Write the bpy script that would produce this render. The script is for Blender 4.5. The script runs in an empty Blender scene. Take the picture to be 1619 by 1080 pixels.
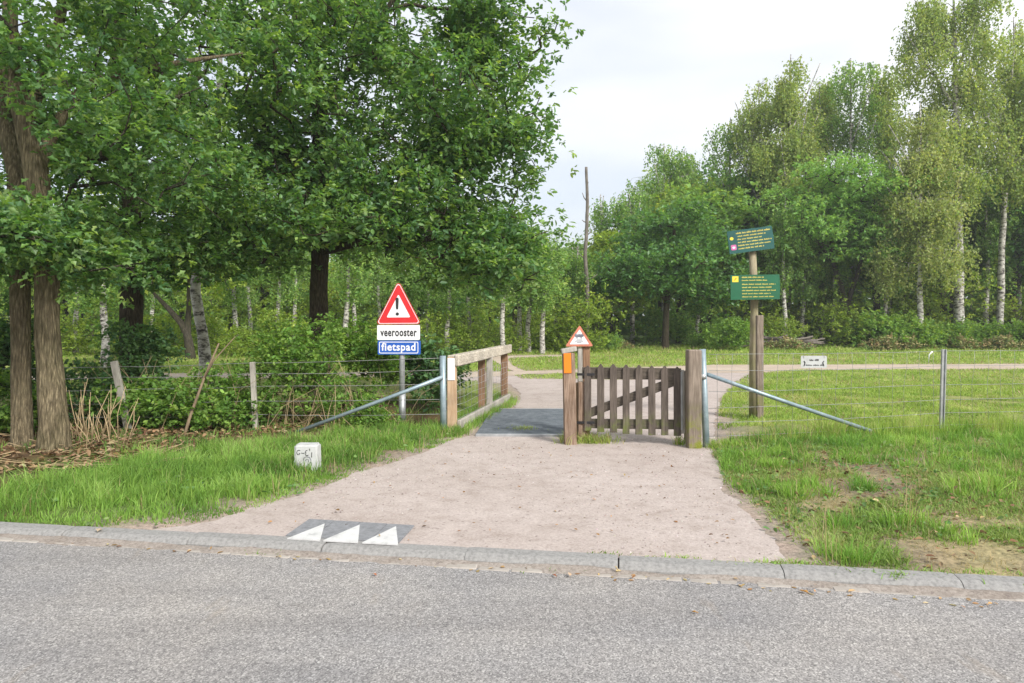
import bpy, bmesh, math
import numpy as np
from mathutils import Vector, Matrix, noise
from mathutils.geometry import tessellate_polygon

# ------------------------------------------------------------------ camera
sc = bpy.context.scene
C = sc.collection
H = 1.5; F = 1079.0; CX = 809.5; HY = 505.0
cam = bpy.data.objects.new('camera', bpy.data.cameras.new('camera'))
C.objects.link(cam); sc.camera = cam
cam.location = (0, 0, H); cam.rotation_euler = (math.pi/2, 0, 0)
cam.data.sensor_width = 36; cam.data.lens = 36*F/1619
cam.data.shift_y = -(540-HY)/1619
cam.data.clip_start = 0.05; cam.data.clip_end = 1500

# ------------------------------------------------------------------ world and sun
SUN_EL, SUN_AZ = math.radians(38), math.radians(142)     # azimuth measured from +Y towards +X
w = bpy.data.worlds.new('World'); sc.world = w; w.use_nodes = True
nt = w.node_tree; nt.nodes.clear()
out = nt.nodes.new('ShaderNodeOutputWorld'); bg = nt.nodes.new('ShaderNodeBackground')
sky = nt.nodes.new('ShaderNodeTexSky'); sky.sky_type = 'NISHITA'; sky.sun_disc = False
sky.sun_elevation = SUN_EL; sky.sun_rotation = SUN_AZ; sky.dust_density = 3
tc = nt.nodes.new('ShaderNodeTexCoord'); mp = nt.nodes.new('ShaderNodeMapping'); mp.inputs['Scale'].default_value = (1.0, 1.0, 3.2)
mp.inputs['Location'].default_value = (0.35, 0.2, 0.1)
ns = nt.nodes.new('ShaderNodeTexNoise'); ns.inputs['Scale'].default_value = 1.5; ns.inputs['Detail'].default_value = 4; ns.inputs['Roughness'].default_value = 0.45
cr = nt.nodes.new('ShaderNodeValToRGB')
cr.color_ramp.elements[0].position = 0.36; cr.color_ramp.elements[0].color = (0.0, 0.0, 0.0, 1)
cr.color_ramp.elements[1].position = 0.60; cr.color_ramp.elements[1].color = (0.45, 0.45, 0.45, 1)
mx = nt.nodes.new('ShaderNodeMix'); mx.data_type = 'RGBA'
mx.inputs[6].default_value = (6.35, 6.5, 6.75, 1)
nt.links.new(tc.outputs['Generated'], mp.inputs['Vector']); nt.links.new(mp.outputs[0], ns.inputs['Vector'])
nt.links.new(ns.outputs['Fac'], cr.inputs[0]); nt.links.new(cr.outputs['Color'], mx.inputs[0])
nt.links.new(sky.outputs[0], mx.inputs[7]); nt.links.new(mx.outputs[2], bg.inputs['Color'])
bg.inputs['Strength'].default_value = 0.1
nt.links.new(bg.outputs[0], out.inputs[0])
sl = bpy.data.lights.new('sun', 'SUN'); sl.energy = 2.6; sl.angle = math.radians(13); sl.color = (1.0, 0.96, 0.9)
so = bpy.data.objects.new('sun', sl); C.objects.link(so)
sd = Vector((math.sin(SUN_AZ)*math.cos(SUN_EL), math.cos(SUN_AZ)*math.cos(SUN_EL), math.sin(SUN_EL)))
so.rotation_euler = sd.to_track_quat('Z', 'Y').to_euler()
vs = sc.view_settings
sc.display_settings.display_device = 'sRGB'
vs.view_transform = 'Standard'; vs.look = 'None'; vs.gamma = 1; vs.use_curve_mapping = False
vs.exposure = 0.84
sc.cycles.use_denoising = True
sc.cycles.max_bounces = 8; sc.cycles.diffuse_bounces = 5; sc.cycles.transmission_bounces = 6; sc.cycles.transparent_max_bounces = 6; sc.cycles.glossy_bounces = 2

# ------------------------------------------------------------------ helpers
R = np.random.default_rng(7)
def W(px, py, Y): return np.array([(px-CX)/F*Y, Y, H-(py-HY)/F*Y])
def G(px, py):
    Y = F*H/(py-HY); return np.array([(px-CX)/F*Y, Y, 0.0])
def tag(o, label=None, cat=None, group=None, kind=None):
    if label: o['label'] = label
    if cat: o['category'] = cat
    if group: o['group'] = group
    if kind: o['kind'] = kind
    return o
def empty(name, loc, label=None, cat=None, group=None, kind=None):
    o = bpy.data.objects.new(name, None); C.objects.link(o); o.location = loc; o.empty_display_size = 0.2
    return tag(o, label, cat, group, kind)
def np_mesh(name, V, Fs, mat, col=None, smooth=False):
    V = np.asarray(V, dtype=np.float32); Fs = np.asarray(Fs, dtype=np.int32); k = Fs.shape[1]
    me = bpy.data.meshes.new(name)
    me.vertices.add(len(V)); me.vertices.foreach_set('co', V.ravel())
    me.loops.add(Fs.size); me.loops.foreach_set('vertex_index', Fs.ravel())
    me.polygons.add(len(Fs)); me.polygons.foreach_set('loop_start', np.arange(0, Fs.size, k, dtype=np.int32))
    if smooth: me.polygons.foreach_set('use_smooth', np.ones(len(Fs), dtype=bool))
    if col is not None:
        a = me.color_attributes.new('col', 'FLOAT_COLOR', 'POINT')
        c4 = np.ones((len(V), 4), dtype=np.float32); c4[:, :3] = col; a.data.foreach_set('color', c4.ravel())
    me.update(calc_edges=True); me.materials.append(mat)
    return me
def link(name, me, parent=None, loc=None):
    o = bpy.data.objects.new(name, me); C.objects.link(o)
    if parent is not None: o.parent = parent
    if loc is not None: o.location = loc
    return o
def local(V, parent):
    return np.asarray(V) - np.array(parent.location) if parent is not None else np.asarray(V)
def mesh_obj(name, V, Fs, mat, parent=None, col=None, smooth=False):
    """vertices in world coordinates (root parents are unrotated), faces = equal-length lists"""
    return link(name, np_mesh(name, local(V, parent), Fs, mat, col, smooth), parent)
def bm_obj(name, bm, mat, parent=None, off=None):
    base = np.array(parent.location) if parent is not None else np.zeros(3)
    if off is not None: base = np.array(off)
    bmesh.ops.translate(bm, verts=bm.verts, vec=Vector(-base))
    me = bpy.data.meshes.new(name); bm.to_mesh(me); bm.free(); me.materials.append(mat)
    o = link(name, me, parent)
    if parent is None and off is not None: o.location = off
    return o
def frame(p0, p1, up=(0, 0, 1)):
    p0, p1 = Vector(p0), Vector(p1); z = (p1-p0); L = z.length; z.normalize()
    u = Vector(up)
    if abs(z.dot(u)) > 0.98: u = Vector((0, 1, 0))
    x = u.cross(z).normalized(); y = z.cross(x)
    return Matrix((x, y, z)).transposed().to_4x4(), L
def add_bar(bm, p0, p1, wx, wy, up=(0, 0, 1), bevel=0.004, wob=0.0, seg=1):
    """square bar from p0 to p1; wy lies along 'up', wx across it"""
    M, L = frame(p0, p1, up)
    b = bmesh.new(); bmesh.ops.create_cube(b, size=1)
    bmesh.ops.scale(b, vec=(wx, wy, L), verts=b.verts)
    if bevel: bmesh.ops.bevel(b, geom=b.edges[:], offset=bevel, segments=1, affect='EDGES')
    if seg > 1:
        es = [e for e in b.edges if abs((e.verts[0].co-e.verts[1].co).z) > L*0.5]
        bmesh.ops.subdivide_edges(b, edges=es, cuts=seg, use_grid_fill=True)
    if wob:
        for v in b.verts:
            n = noise.noise_vector(v.co*2.3+Vector(p0)*3); v.co += Vector((n.x, n.y, 0))*wob
    b.transform(Matrix.Translation((Vector(p0)+Vector(p1))/2) @ M)
    t = bpy.data.meshes.new('t'); b.to_mesh(t); b.free(); bm.from_mesh(t); bpy.data.meshes.remove(t)
def bar(name, p0, p1, wx, wy, mat, parent=None, **k):
    bm = bmesh.new(); add_bar(bm, p0, p1, wx, wy, **k); return bm_obj(name, bm, mat, parent)
def tube_arrays(P, Rr, k=8, cap=True, rough=0.0, seed=0, flare=None):
    P = np.asarray(P, float); n = len(P); Rr = np.broadcast_to(np.asarray(Rr, float), (n,))
    T = np.gradient(P, axis=0); T /= np.linalg.norm(T, axis=1)[:, None]+1e-9
    ref = np.array([0.0, 1.0, 0.0]) if abs(T[0][1]) < 0.9 else np.array([1.0, 0, 0])
    V = []
    a = np.arange(k)*2*math.pi/k
    for i in range(n):
        x = np.cross(ref, T[i]); x /= np.linalg.norm(x); y = np.cross(T[i], x)
        rr = np.full(k, Rr[i])
        if rough:
            for j in range(k):
                q = (math.cos(a[j])*1.0, math.sin(a[j])*1.0, P[i][2]*0.9+seed)
                rr[j] *= 1+rough*(noise.noise(Vector(q)*2.2)+0.55*noise.noise(Vector((q[0]*7, q[1]*7, q[2]*3.0))))
        V.append(P[i]+np.outer(np.cos(a)*rr, x)+np.outer(np.sin(a)*rr, y))
    V = np.vstack(V); Fs = []
    for i in range(n-1):
        for j in range(k):
            Fs.append((i*k+j, i*k+(j+1) % k, (i+1)*k+(j+1) % k, (i+1)*k+j))
    if cap:
        V = np.vstack([V, P[:1], P[-1:]]); c0, c1 = n*k, n*k+1
        for j in range(k):
            Fs.append((c0, (j+1) % k, j, c0)); Fs.append((c1, (n-1)*k+j, (n-1)*k+(j+1) % k, c1))
    return V, Fs
def poly_obj(name, parts, mat, parent=None, smooth=True, off=None):
    """parts = list of (V,F) with quads / degenerate tris; joined"""
    verts, faces = [], []
    for V, Fs in parts:
        b = len(verts); verts.extend([tuple(v) for v in V])
        for f in Fs:
            g = []
            for q in f:
                if q+b not in g: g.append(q+b)
            faces.append(tuple(g))
    base = np.array(parent.location) if parent is not None else (np.array(off) if off is not None else np.zeros(3))
    me = bpy.data.meshes.new(name); me.from_pydata([tuple(np.array(v)-base) for v in verts], [], faces)
    if smooth: me.polygons.foreach_set('use_smooth', [True]*len(me.polygons))
    me.materials.append(mat); me.update()
    o = link(name, me, parent)
    if parent is None and off is not None: o.location = off
    return o
def tube(name, P, Rr, mat, parent=None, k=8, **kw):
    return poly_obj(name, [tube_arrays(P, Rr, k, **kw)], mat, parent)
def rounded(pts, r, n=5):
    out = []; m = len(pts)
    for i in range(m):
        a, b, c = Vector(pts[i-1]), Vector(pts[i]), Vector(pts[(i+1) % m])
        u, v = (a-b).normalized(), (c-b).normalized()
        th = u.angle(v); d = r/math.tan(th/2)
        p, q = b+u*d, b+v*d
        cen = b+(u+v).normalized()*(r/math.sin(th/2))
        a0 = math.atan2(p.y-cen.y, p.x-cen.x); a1 = math.atan2(q.y-cen.y, q.x-cen.x)
        da = (a1-a0+math.pi) % (2*math.pi)-math.pi
        for j in range(n+1):
            t = a0+da*j/n; out.append((cen.x+r*math.cos(t), cen.y+r*math.sin(t)))
    return out
def plate(name, pts, y0, y1, M, mat, parent):
    """2-D outline (x, z) extruded from depth y0 (front) to y1, placed by matrix M"""
    n = len(pts)
    vs_ = [M @ Vector((p[0], y0, p[1])) for p in pts]+[M @ Vector((p[0], y1, p[1])) for p in pts]
    bm = bmesh.new(); v = [bm.verts.new(q) for q in vs_]
    bm.faces.new(v[:n]); bm.faces.new(v[n:][::-1])
    for i in range(n): bm.faces.new((v[i], v[(i+1) % n], v[n+(i+1) % n], v[n+i]))
    bmesh.ops.recalc_face_normals(bm, faces=bm.faces)
    return bm_obj(name, bm, mat, parent)
def ring_plate(name, outer, inner, y0, y1, M, mat, parent):
    n = len(outer); bm = bmesh.new(); L = []
    for pts in (outer, inner):
        for y in (y0, y1): L.append([bm.verts.new(M @ Vector((p[0], y, p[1]))) for p in pts])
    o0, o1, i0, i1 = L
    for i in range(n):
        j = (i+1) % n
        bm.faces.new((o0[i], o0[j], i0[j], i0[i])); bm.faces.new((o1[i], i1[i], i1[j], o1[j]))
        bm.faces.new((o0[i], o1[i], o1[j], o0[j])); bm.faces.new((i0[i], i0[j], i1[j], i1[i]))
    bmesh.ops.recalc_face_normals(bm, faces=bm.faces)
    return bm_obj(name, bm, mat, parent)
def text(name, s, size, M, mat, parent, bold=0.0, sx=1.0, sp=1.0):
    cu = bpy.data.curves.new(name, 'FONT'); cu.body = s; cu.size = size; cu.align_x = 'CENTER'; cu.align_y = 'CENTER'
    cu.offset = bold; cu.extrude = 0.0008; cu.resolution_u = 3; cu.space_character = sp; cu.materials.append(mat)
    o = bpy.data.objects.new(name, cu); C.objects.link(o)
    ml = Matrix.Translation(-Vector(parent.location)) @ M @ Matrix.Rotation(math.pi/2, 4, 'X') @ Matrix.Diagonal((sx, 1, 1, 1))
    bpy.context.view_layer.update()
    me = bpy.data.meshes.new_from_object(o.evaluated_get(bpy.context.evaluated_depsgraph_get())); bpy.data.objects.remove(o)
    me.materials.clear(); me.materials.append(mat); me.transform(ml); me.name = name
    return link(name, me, parent)
def vsub(o_parent): return o_parent
def stroke(name, pts, wdt, y, M, mat, parent, closed=False):
    """flat pen stroke on a face"""
    P = [Vector((a, b)) for a, b in pts]; bm = bmesh.new(); L = []; Rg = []
    n = len(P)
    for i in range(n):
        d = (P[min(i+1, n-1)]-P[max(i-1, 0)]).normalized(); nn = Vector((-d.y, d.x))*wdt/2
        for lst, s in ((L, 1), (Rg, -1)):
            q = P[i]+nn*s; lst.append(bm.verts.new(M @ Vector((q.x, y, q.y))))
    for i in range(n-1): bm.faces.new((L[i], L[i+1], Rg[i+1], Rg[i]))
    return bm_obj(name, bm, mat, parent)
def in_poly(X, Y, poly):
    ins = np.zeros(len(X), bool); n = len(poly)
    for i in range(n):
        x1, y1 = poly[i][:2]; x2, y2 = poly[(i+1) % n][:2]
        c = ((y1 > Y) != (y2 > Y)) & (X < (x2-x1)*(Y-y1)/((y2-y1) if y2 != y1 else 1e-9)+x1)
        ins ^= c
    return ins
def dist_poly(X, Y, poly):
    d = np.full(len(X), 1e9); n = len(poly)
    for i in range(n):
        a = np.array(poly[i][:2]); b = np.array(poly[(i+1) % n][:2]); ab = b-a
        t = np.clip(((X-a[0])*ab[0]+(Y-a[1])*ab[1])/(ab@ab+1e-12), 0, 1)
        d = np.minimum(d, np.hypot(X-a[0]-t*ab[0], Y-a[1]-t*ab[1]))
    return d
def vnoise(X, Y, s, seed=0.0):
    """cheap smooth value noise, vectorised, range about 0..1"""
    x, y = X/s+seed*13.7+500, Y/s+seed*7.3+500
    xi, yi = np.floor(x).astype(np.int64), np.floor(y).astype(np.int64); fx, fy = x-xi, y-yi
    fx, fy = fx*fx*(3-2*fx), fy*fy*(3-2*fy)
    def h(a, b):
        n = (a*374761393+b*668265263+int(seed*1013)) & 0x7fffffff
        n = ((n ^ (n >> 13))*1274126177) & 0x7fffffff
        return ((n ^ (n >> 16)) & 0xffff)/65535.0
    return (h(xi, yi)*(1-fx)+h(xi+1, yi)*fx)*(1-fy)+(h(xi, yi+1)*(1-fx)+h(xi+1, yi+1)*fx)*fy
def fnoise(X, Y, s, seed=0.0):
    return 0.55*vnoise(X, Y, s, seed)+0.3*vnoise(X, Y, s/2.3, seed+1)+0.15*vnoise(X, Y, s/5.1, seed+2)

# ------------------------------------------------------------------ materials
def newmat(name):
    m = bpy.data.materials.new(name); m.use_nodes = True; n = m.node_tree; n.nodes.clear()
    o = n.nodes.new('ShaderNodeOutputMaterial'); p = n.nodes.new('ShaderNodeBsdfPrincipled'); n.links.new(p.outputs[0], o.inputs[0])
    return m, n, p, o
def nd(n, t, **k):
    q = n.nodes.new(t)
    for a, b in k.items(): setattr(q, a, b)
    return q
def noise_fac(n, scale, detail=4, rough=0.55, stretch=(1, 1, 1), loc=(0, 0, 0), coord='Object', kind='noise'):
    t = nd(n, 'ShaderNodeTexCoord'); mpp = nd(n, 'ShaderNodeMapping')
    mpp.inputs['Scale'].default_value = stretch; mpp.inputs['Location'].default_value = loc
    n.links.new(t.outputs[coord], mpp.inputs[0])
    if kind == 'noise':
        q = nd(n, 'ShaderNodeTexNoise'); q.inputs['Scale'].default_value = scale; q.inputs['Detail'].default_value = detail; q.inputs['Roughness'].default_value = rough
        n.links.new(mpp.outputs[0], q.inputs['Vector']); return q.outputs['Fac']
    q = nd(n, 'ShaderNodeTexVoronoi'); q.inputs['Scale'].default_value = scale; n.links.new(mpp.outputs[0], q.inputs['Vector'])
    return q.outputs['Distance' if kind == 'voro' else 'Color']
def ramp(n, fac, stops):
    r = nd(n, 'ShaderNodeValToRGB'); e = r.color_ramp.elements
    while len(e) < len(stops): e.new(0.5)
    for i, (p, c) in enumerate(stops): e[i].position = p; e[i].color = (*c, 1) if len(c) == 3 else c
    n.links.new(fac, r.inputs[0]); return r.outputs['Color']
def mix(n, a, b, fac, mode='MIX'):
    m = nd(n, 'ShaderNodeMix', data_type='RGBA', blend_type=mode)
    for i, v in ((6, a), (7, b)):
        if isinstance(v, tuple): m.inputs[i].default_value = (*v, 1)
        else: n.links.new(v, m.inputs[i])
    if isinstance(fac, float): m.inputs[0].default_value = fac
    else: n.links.new(fac, m.inputs[0])
    return m.outputs[2]
def bump(n, p, fac, strength, dist=0.01, prev=None):
    b = nd(n, 'ShaderNodeBump'); b.inputs['Strength'].default_value = strength; b.inputs['Distance'].default_value = dist
    n.links.new(fac, b.inputs['Height']); n.links.new(b.outputs[0], p.inputs['Normal'])
    if prev is not None: n.links.new(prev, b.inputs['Normal'])
    return b.outputs[0]
def G3(v): return (v, v, v)
def simple(name, stops, scale=5, rough=0.8, stretch=(1, 1, 1), bs=0.3, bd=0.005, metallic=0, spec=0.3, detail=5):
    m, n, p, o = newmat(name); f = noise_fac(n, scale, detail, 0.6, stretch)
    n.links.new(ramp(n, f, stops), p.inputs['Base Color']); p.inputs['Roughness'].default_value = rough
    p.inputs['Metallic'].default_value = metallic; p.inputs['Specular IOR Level'].default_value = spec
    if bs: bump(n, p, f, bs, bd)
    return m
def leafmat(name, trans=0.35, rough=0.5, spec=0.35, tint=(1.25, 1.35, 0.6)):
    m, n, p, o = newmat(name); a = nd(n, 'ShaderNodeAttribute', attribute_name='col')
    n.links.new(a.outputs['Color'], p.inputs['Base Color']); p.inputs['Roughness'].default_value = rough; p.inputs['Specular IOR Level'].default_value = spec
    t = nd(n, 'ShaderNodeBsdfTranslucent'); c = mix(n, a.outputs['Color'], tint, 1.0, 'MULTIPLY'); n.links.new(c, t.inputs[0])
    s = nd(n, 'ShaderNodeMixShader'); s.inputs[0].default_value = trans
    n.links.new(p.outputs[0], s.inputs[1]); n.links.new(t.outputs[0], s.inputs[2]); n.links.new(s.outputs[0], o.inputs[0])
    return m
def wood(name, stops, axis='z', moss=None, rough=0.85, bs=0.5):
    m, n, p, o = newmat(name)
    st = {'z': (9, 9, 0.7), 'x': (0.7, 9, 9), 'y': (9, 0.7, 9)}[axis]
    f = noise_fac(n, 6, 7, 0.65, st); f2 = noise_fac(n, 3, 3, 0.5)
    c = ramp(n, f, stops); c = mix(n, c, ramp(n, f2, [(0.35, G3(0.75)), (0.7, G3(1.15))]), 1.0, 'MULTIPLY')
    if moss:
        z0, z1, col = moss
        t = nd(n, 'ShaderNodeTexCoord'); sp = nd(n, 'ShaderNodeSeparateXYZ'); n.links.new(t.outputs['Object'], sp.inputs[0])
        mr = nd(n, 'ShaderNodeMapRange'); mr.inputs[1].default_value = z1; mr.inputs[2].default_value = z0; n.links.new(sp.outputs[2], mr.inputs[0])
        mu = nd(n, 'ShaderNodeMath', operation='MULTIPLY'); n.links.new(mr.outputs[0], mu.inputs[0])
        n.links.new(ramp(n, noise_fac(n, 7, 4, 0.7), [(0.42, G3(0)), (0.6, G3(1))]), mu.inputs[1])
        c = mix(n, c, col, mu.outputs[0])
    n.links.new(c, p.inputs['Base Color']); p.inputs['Roughness'].default_value = rough; p.inputs['Specular IOR Level'].default_value = 0.2
    bump(n, p, f, bs, 0.004)
    return m
def flat(name, c, rough=0.5, spec=0.5, metallic=0, var=0.12):
    return simple(name, [(0.3, tuple(x*(1-var) for x in c)), (0.7, tuple(min(1, x*(1+var)) for x in c))], 6, rough, bs=0.05, metallic=metallic, spec=spec)

M_leaf = leafmat('oak leaf', 0.48, 0.42, 0.5, (1.5, 1.5, 0.5))
M_leaf2 = leafmat('birch leaf', 0.48, 0.55, 0.25, (1.4, 1.35, 0.5))
M_grass = leafmat('grass blade', 0.35, 0.6, 0.2, (1.3, 1.3, 0.6))
M_dry = leafmat('dry leaf', 0.15, 0.8, 0.1, (1.2, 1.1, 0.9))
def asphalt():
    m, n, p, o = newmat('asphalt')
    v = noise_fac(n, 150, 0, 0.5, kind='vcol'); g = nd(n, 'ShaderNodeRGBToBW'); n.links.new(v, g.inputs[0])
    c = ramp(n, g.outputs[0], [(0.10, (0.145, 0.142, 0.142)), (0.4, (0.245, 0.238, 0.236)), (0.72, (0.335, 0.325, 0.32)), (0.94, (0.52, 0.51, 0.495))])
    fine = noise_fac(n, 45, 6, 0.8); c = mix(n, c, ramp(n, fine, [(0.3, G3(0.75)), (0.7, G3(1.22))]), 1.0, 'MULTIPLY')
    big = noise_fac(n, 0.7, 5, 0.6); c = mix(n, c, ramp(n, big, [(0.3, (0.88, 0.885, 0.91)), (0.7, (1.12, 1.08, 1.03))]), 1.0, 'MULTIPLY')
    tr = noise_fac(n, 1.0, 5, 0.6, (0.35, 2.4, 1), (1, 4, 0)); c = mix(n, c, ramp(n, tr, [(0.36, (0.88, 0.88, 0.88)), (0.6, (1.06, 1.06, 1.05))]), 1.0, 'MULTIPLY')
    s2 = noise_fac(n, 2.6, 3, 0.5, (1, 1, 1), (7.1, 2.2, 0)); c = mix(n, c, (0.14, 0.13, 0.12), ramp(n, s2, [(0.70, G3(0)), (0.78, G3(0.4))]))
    st = noise_fac(n, 1.4, 4, 0.6, (3.2, 0.8, 1), (3.1, 5.2, 0)); c = mix(n, c, (0.30, 0.235, 0.165), ramp(n, st, [(0.63, G3(0)), (0.76, G3(0.4))]))
    n.links.new(c, p.inputs['Base Color']); p.inputs['Roughness'].default_value = 0.85; p.inputs['Specular IOR Level'].default_value = 0.25
    bump(n, p, fine, 0.5, 0.003, bump(n, p, g.outputs[0], 0.45, 0.002))
    return m
def gravel(name, a, b, dark):
    m, n, p, o = newmat(name)
    f = noise_fac(n, 55, 8, 0.75); big = noise_fac(n, 0.9, 5, 0.6); mid = noise_fac(n, 5, 5, 0.65)
    c = ramp(n, f, [(0.25, dark), (0.42, a), (0.62, b), (0.78, tuple(min(1, x*1.25) for x in b))])
    c = mix(n, c, ramp(n, big, [(0.3, (0.9, 0.88, 0.86)), (0.7, (1.08, 1.08, 1.08))]), 1.0, 'MULTIPLY')
    c = mix(n, c, ramp(n, mid, [(0.30, (0.84, 0.82, 0.80)), (0.5, (1, 1, 1)), (0.68, (1.06, 1.06, 1.06))]), 1.0, 'MULTIPLY')
    v = noise_fac(n, 60, 0, 0.5, kind='vcol'); g = nd(n, 'ShaderNodeRGBToBW'); n.links.new(v, g.inputs[0])
    c = mix(n, c, (0.16, 0.13, 0.12), ramp(n, g.outputs[0], [(0.07, G3(0.6)), (0.12, G3(0))]))
    n.links.new(c, p.inputs['Base Color']); p.inputs['Roughness'].default_value = 0.95; p.inputs['Specular IOR Level'].default_value = 0.1
    bump(n, p, f, 0.6, 0.006, bump(n, p, mid, 0.4, 0.02))
    return m
def ground_mat():
    m, n, p, o = newmat('ground')
    a = nd(n, 'ShaderNodeAttribute', attribute_name='col')
    f = noise_fac(n, 28, 8, 0.75); mid = noise_fac(n, 3.5, 5, 0.65)
    c = mix(n, a.outputs['Color'], ramp(n, f, [(0.3, G3(0.55)), (0.5, G3(1.0)), (0.72, G3(1.5))]), 1.0, 'MULTIPLY')
    c = mix(n, c, ramp(n, mid, [(0.3, (0.8, 0.85, 0.8)), (0.7, (1.2, 1.12, 1.05))]), 1.0, 'MULTIPLY')
    n.links.new(c, p.inputs['Base Color']); p.inputs['Roughness'].default_value = 0.95; p.inputs['Specular IOR Level'].default_value = 0.1
    bump(n, p, f, 0.7, 0.015)
    return m
M_asphalt = asphalt()
M_path = gravel('gravel path', (0.395, 0.34, 0.315), (0.50, 0.44, 0.41), (0.23, 0.19, 0.175))
M_farpath = gravel('far gravel path', (0.42, 0.35, 0.28), (0.52, 0.44, 0.36), (0.28, 0.23, 0.18))
M_ground = ground_mat()
M_kerb = simple('kerb concrete', [(0.3, (0.18, 0.176, 0.17)), (0.5, (0.265, 0.26, 0.252)), (0.75, (0.33, 0.325, 0.31))], 48, 0.9, bs=0.4, bd=.003, detail=12)
M_sett = simple('gutter sett', [(0.3, (0.29, 0.26, 0.23)), (0.7, (0.42, 0.385, 0.345))], 18, 0.9, bs=0.5)
M_dirt = gravel('gutter dirt', (0.24, 0.21, 0.185), (0.35, 0.315, 0.285), (0.11, 0.095, 0.08))
M_paver = simple('grey paver', [(0.3, (0.17, 0.175, 0.185)), (0.7, (0.27, 0.275, 0.29))], 30, 0.85, bs=0.4)
M_whitepaint = simple('worn white paint', [(0.3, (0.38, 0.38, 0.38)), (0.42, (0.56, 0.56, 0.55)), (0.7, (0.62, 0.62, 0.62))], 14, 0.7, bs=0.15)
def oakbark(name, d, l, moss=0.3):
    m, n, p, o = newmat(name)
    f = noise_fac(n, 13, 9, 0.75, (2.6, 2.6, 0.42)); f2 = noise_fac(n, 2.5, 4, 0.6)
    v = noise_fac(n, 19, 0, 0.5, (2.4, 2.4, 0.42), kind='voro')
    c = ramp(n, f, [(0.33, d), (0.5, tuple((x+y)/2 for x, y in zip(d, l))), (0.66, l)])
    c = mix(n, c, ramp(n, v, [(0.1, G3(1.15)), (0.6, G3(0.5))]), 0.85, 'MULTIPLY')
    c = mix(n, c, (0.10, 0.11, 0.04), ramp(n, f2, [(0.45, G3(0)), (0.75, G3(moss))]))
    n.links.new(c, p.inputs['Base Color']); p.inputs['Roughness'].default_value = 0.9; p.inputs['Specular IOR Level'].default_value = 0.15
    bump(n, p, f, 1.0, 0.03, bump(n, p, v, 0.8, 0.03))
    return m
M_bark = oakbark('oak bark', (0.11, 0.085, 0.05), (0.42, 0.345, 0.22))
M_barkd = oakbark('dark bark', (0.045, 0.036, 0.027), (0.15, 0.12, 0.085))
M_barkg = oakbark('grey branch bark', (0.05, 0.045, 0.035), (0.15, 0.13, 0.10))
def birchbark():
    m, n, p, o = newmat('birch bark')
    f = noise_fac(n, 3.0, 6, 0.7, (1.6, 1.6, 3.5)); g = noise_fac(n, 7, 3, 0.6)
    c = ramp(n, f, [(0.40, (0.035, 0.03, 0.028)), (0.47, (0.28, 0.26, 0.23)), (0.55, (0.60, 0.58, 0.54))])
    c = mix(n, c, ramp(n, g, [(0.3, G3(0.7)), (0.7, G3(1.05))]), 1.0, 'MULTIPLY')
    n.links.new(c, p.inputs['Base Color']); p.inputs['Roughness'].default_value = 0.75
    bump(n, p, f, 0.4, 0.01); return m
M_birch = birchbark()
M_deadwood = wood('dead wood', [(0.3, (0.09, 0.08, 0.07)), (0.7, (0.25, 0.22, 0.19))])
M_stick = wood('bare stick', [(0.3, (0.15, 0.11, 0.07)), (0.7, (0.32, 0.24, 0.16))])
M_straw = flat('dry stem', (0.42, 0.32, 0.19), 0.85, 0.1, var=0.3)
M_gate = wood('weathered gate wood', [(0.3, (0.06, 0.048, 0.04)), (0.7, (0.17, 0.14, 0.118))], 'z', (0.05, 0.42, (0.13, 0.17, 0.03)))
M_gateh = wood('weathered gate rail', [(0.3, (0.06, 0.05, 0.04)), (0.7, (0.15, 0.125, 0.10))], 'x', (0.05, 0.42, (0.12, 0.15, 0.04)))
M_postgrey = wood('grey post wood', [(0.3, (0.13, 0.10, 0.075)), (0.7, (0.34, 0.28, 0.23))], 'z', (0.15, 0.55, (0.20, 0.22, 0.03)))
M_postred = wood('red brown post wood', [(0.3, (0.13, 0.075, 0.045)), (0.7, (0.40, 0.30, 0.23))], 'z')
M_postnew = wood('tan post wood', [(0.3, (0.36, 0.23, 0.13)), (0.7, (0.60, 0.45, 0.31))], 'z')
M_postbrown = wood('brown post wood', [(0.3, (0.17, 0.09, 0.05)), (0.7, (0.33, 0.21, 0.13))], 'z')
M_postpale = wood('pale grey wood', [(0.3, (0.26, 0.24, 0.21)), (0.7, (0.50, 0.47, 0.42))], 'z')
M_rail = wood('pale rail wood', [(0.28, (0.27, 0.23, 0.18)), (0.5, (0.5, 0.45, 0.37)), (0.7, (0.68, 0.62, 0.53))], 'y')
M_signpole = wood('sign pole wood', [(0.3, (0.22, 0.18, 0.11)), (0.7, (0.42, 0.37, 0.26))], 'z', (0.0, 2.6, (0.27, 0.26, 0.13)))
M_steel = simple('blue grey steel', [(0.3, (0.20, 0.27, 0.31)), (0.7, (0.34, 0.42, 0.46))], 9, 0.45, bs=0.1, metallic=0.35, spec=0.5)
M_galv = simple('galvanised steel', [(0.3, (0.30, 0.31, 0.32)), (0.7, (0.50, 0.51, 0.52))], 9, 0.45, bs=0.1, metallic=0.5, spec=0.5)
M_wire = simple('fence wire', [(0.3, (0.22, 0.22, 0.21)), (0.7, (0.42, 0.42, 0.42))], 12, 0.5, bs=0, metallic=0.4)
M_grid = simple('cattle grid steel', [(0.3, (0.08, 0.095, 0.11)), (0.7, (0.17, 0.19, 0.21))], 10, 0.55, bs=0.2, metallic=0.3)
M_pitshade = flat('pit shade', (0.03, 0.027, 0.022), 0.95, 0.1)
M_red = flat('sign red', (0.62, 0.02, 0.025), 0.4, var=0.05)
M_redworn = flat('faded sign red', (0.55, 0.19, 0.12), 0.5, var=0.2)
M_white = flat('sign white', (0.78, 0.78, 0.80), 0.4, var=0.03)
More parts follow.
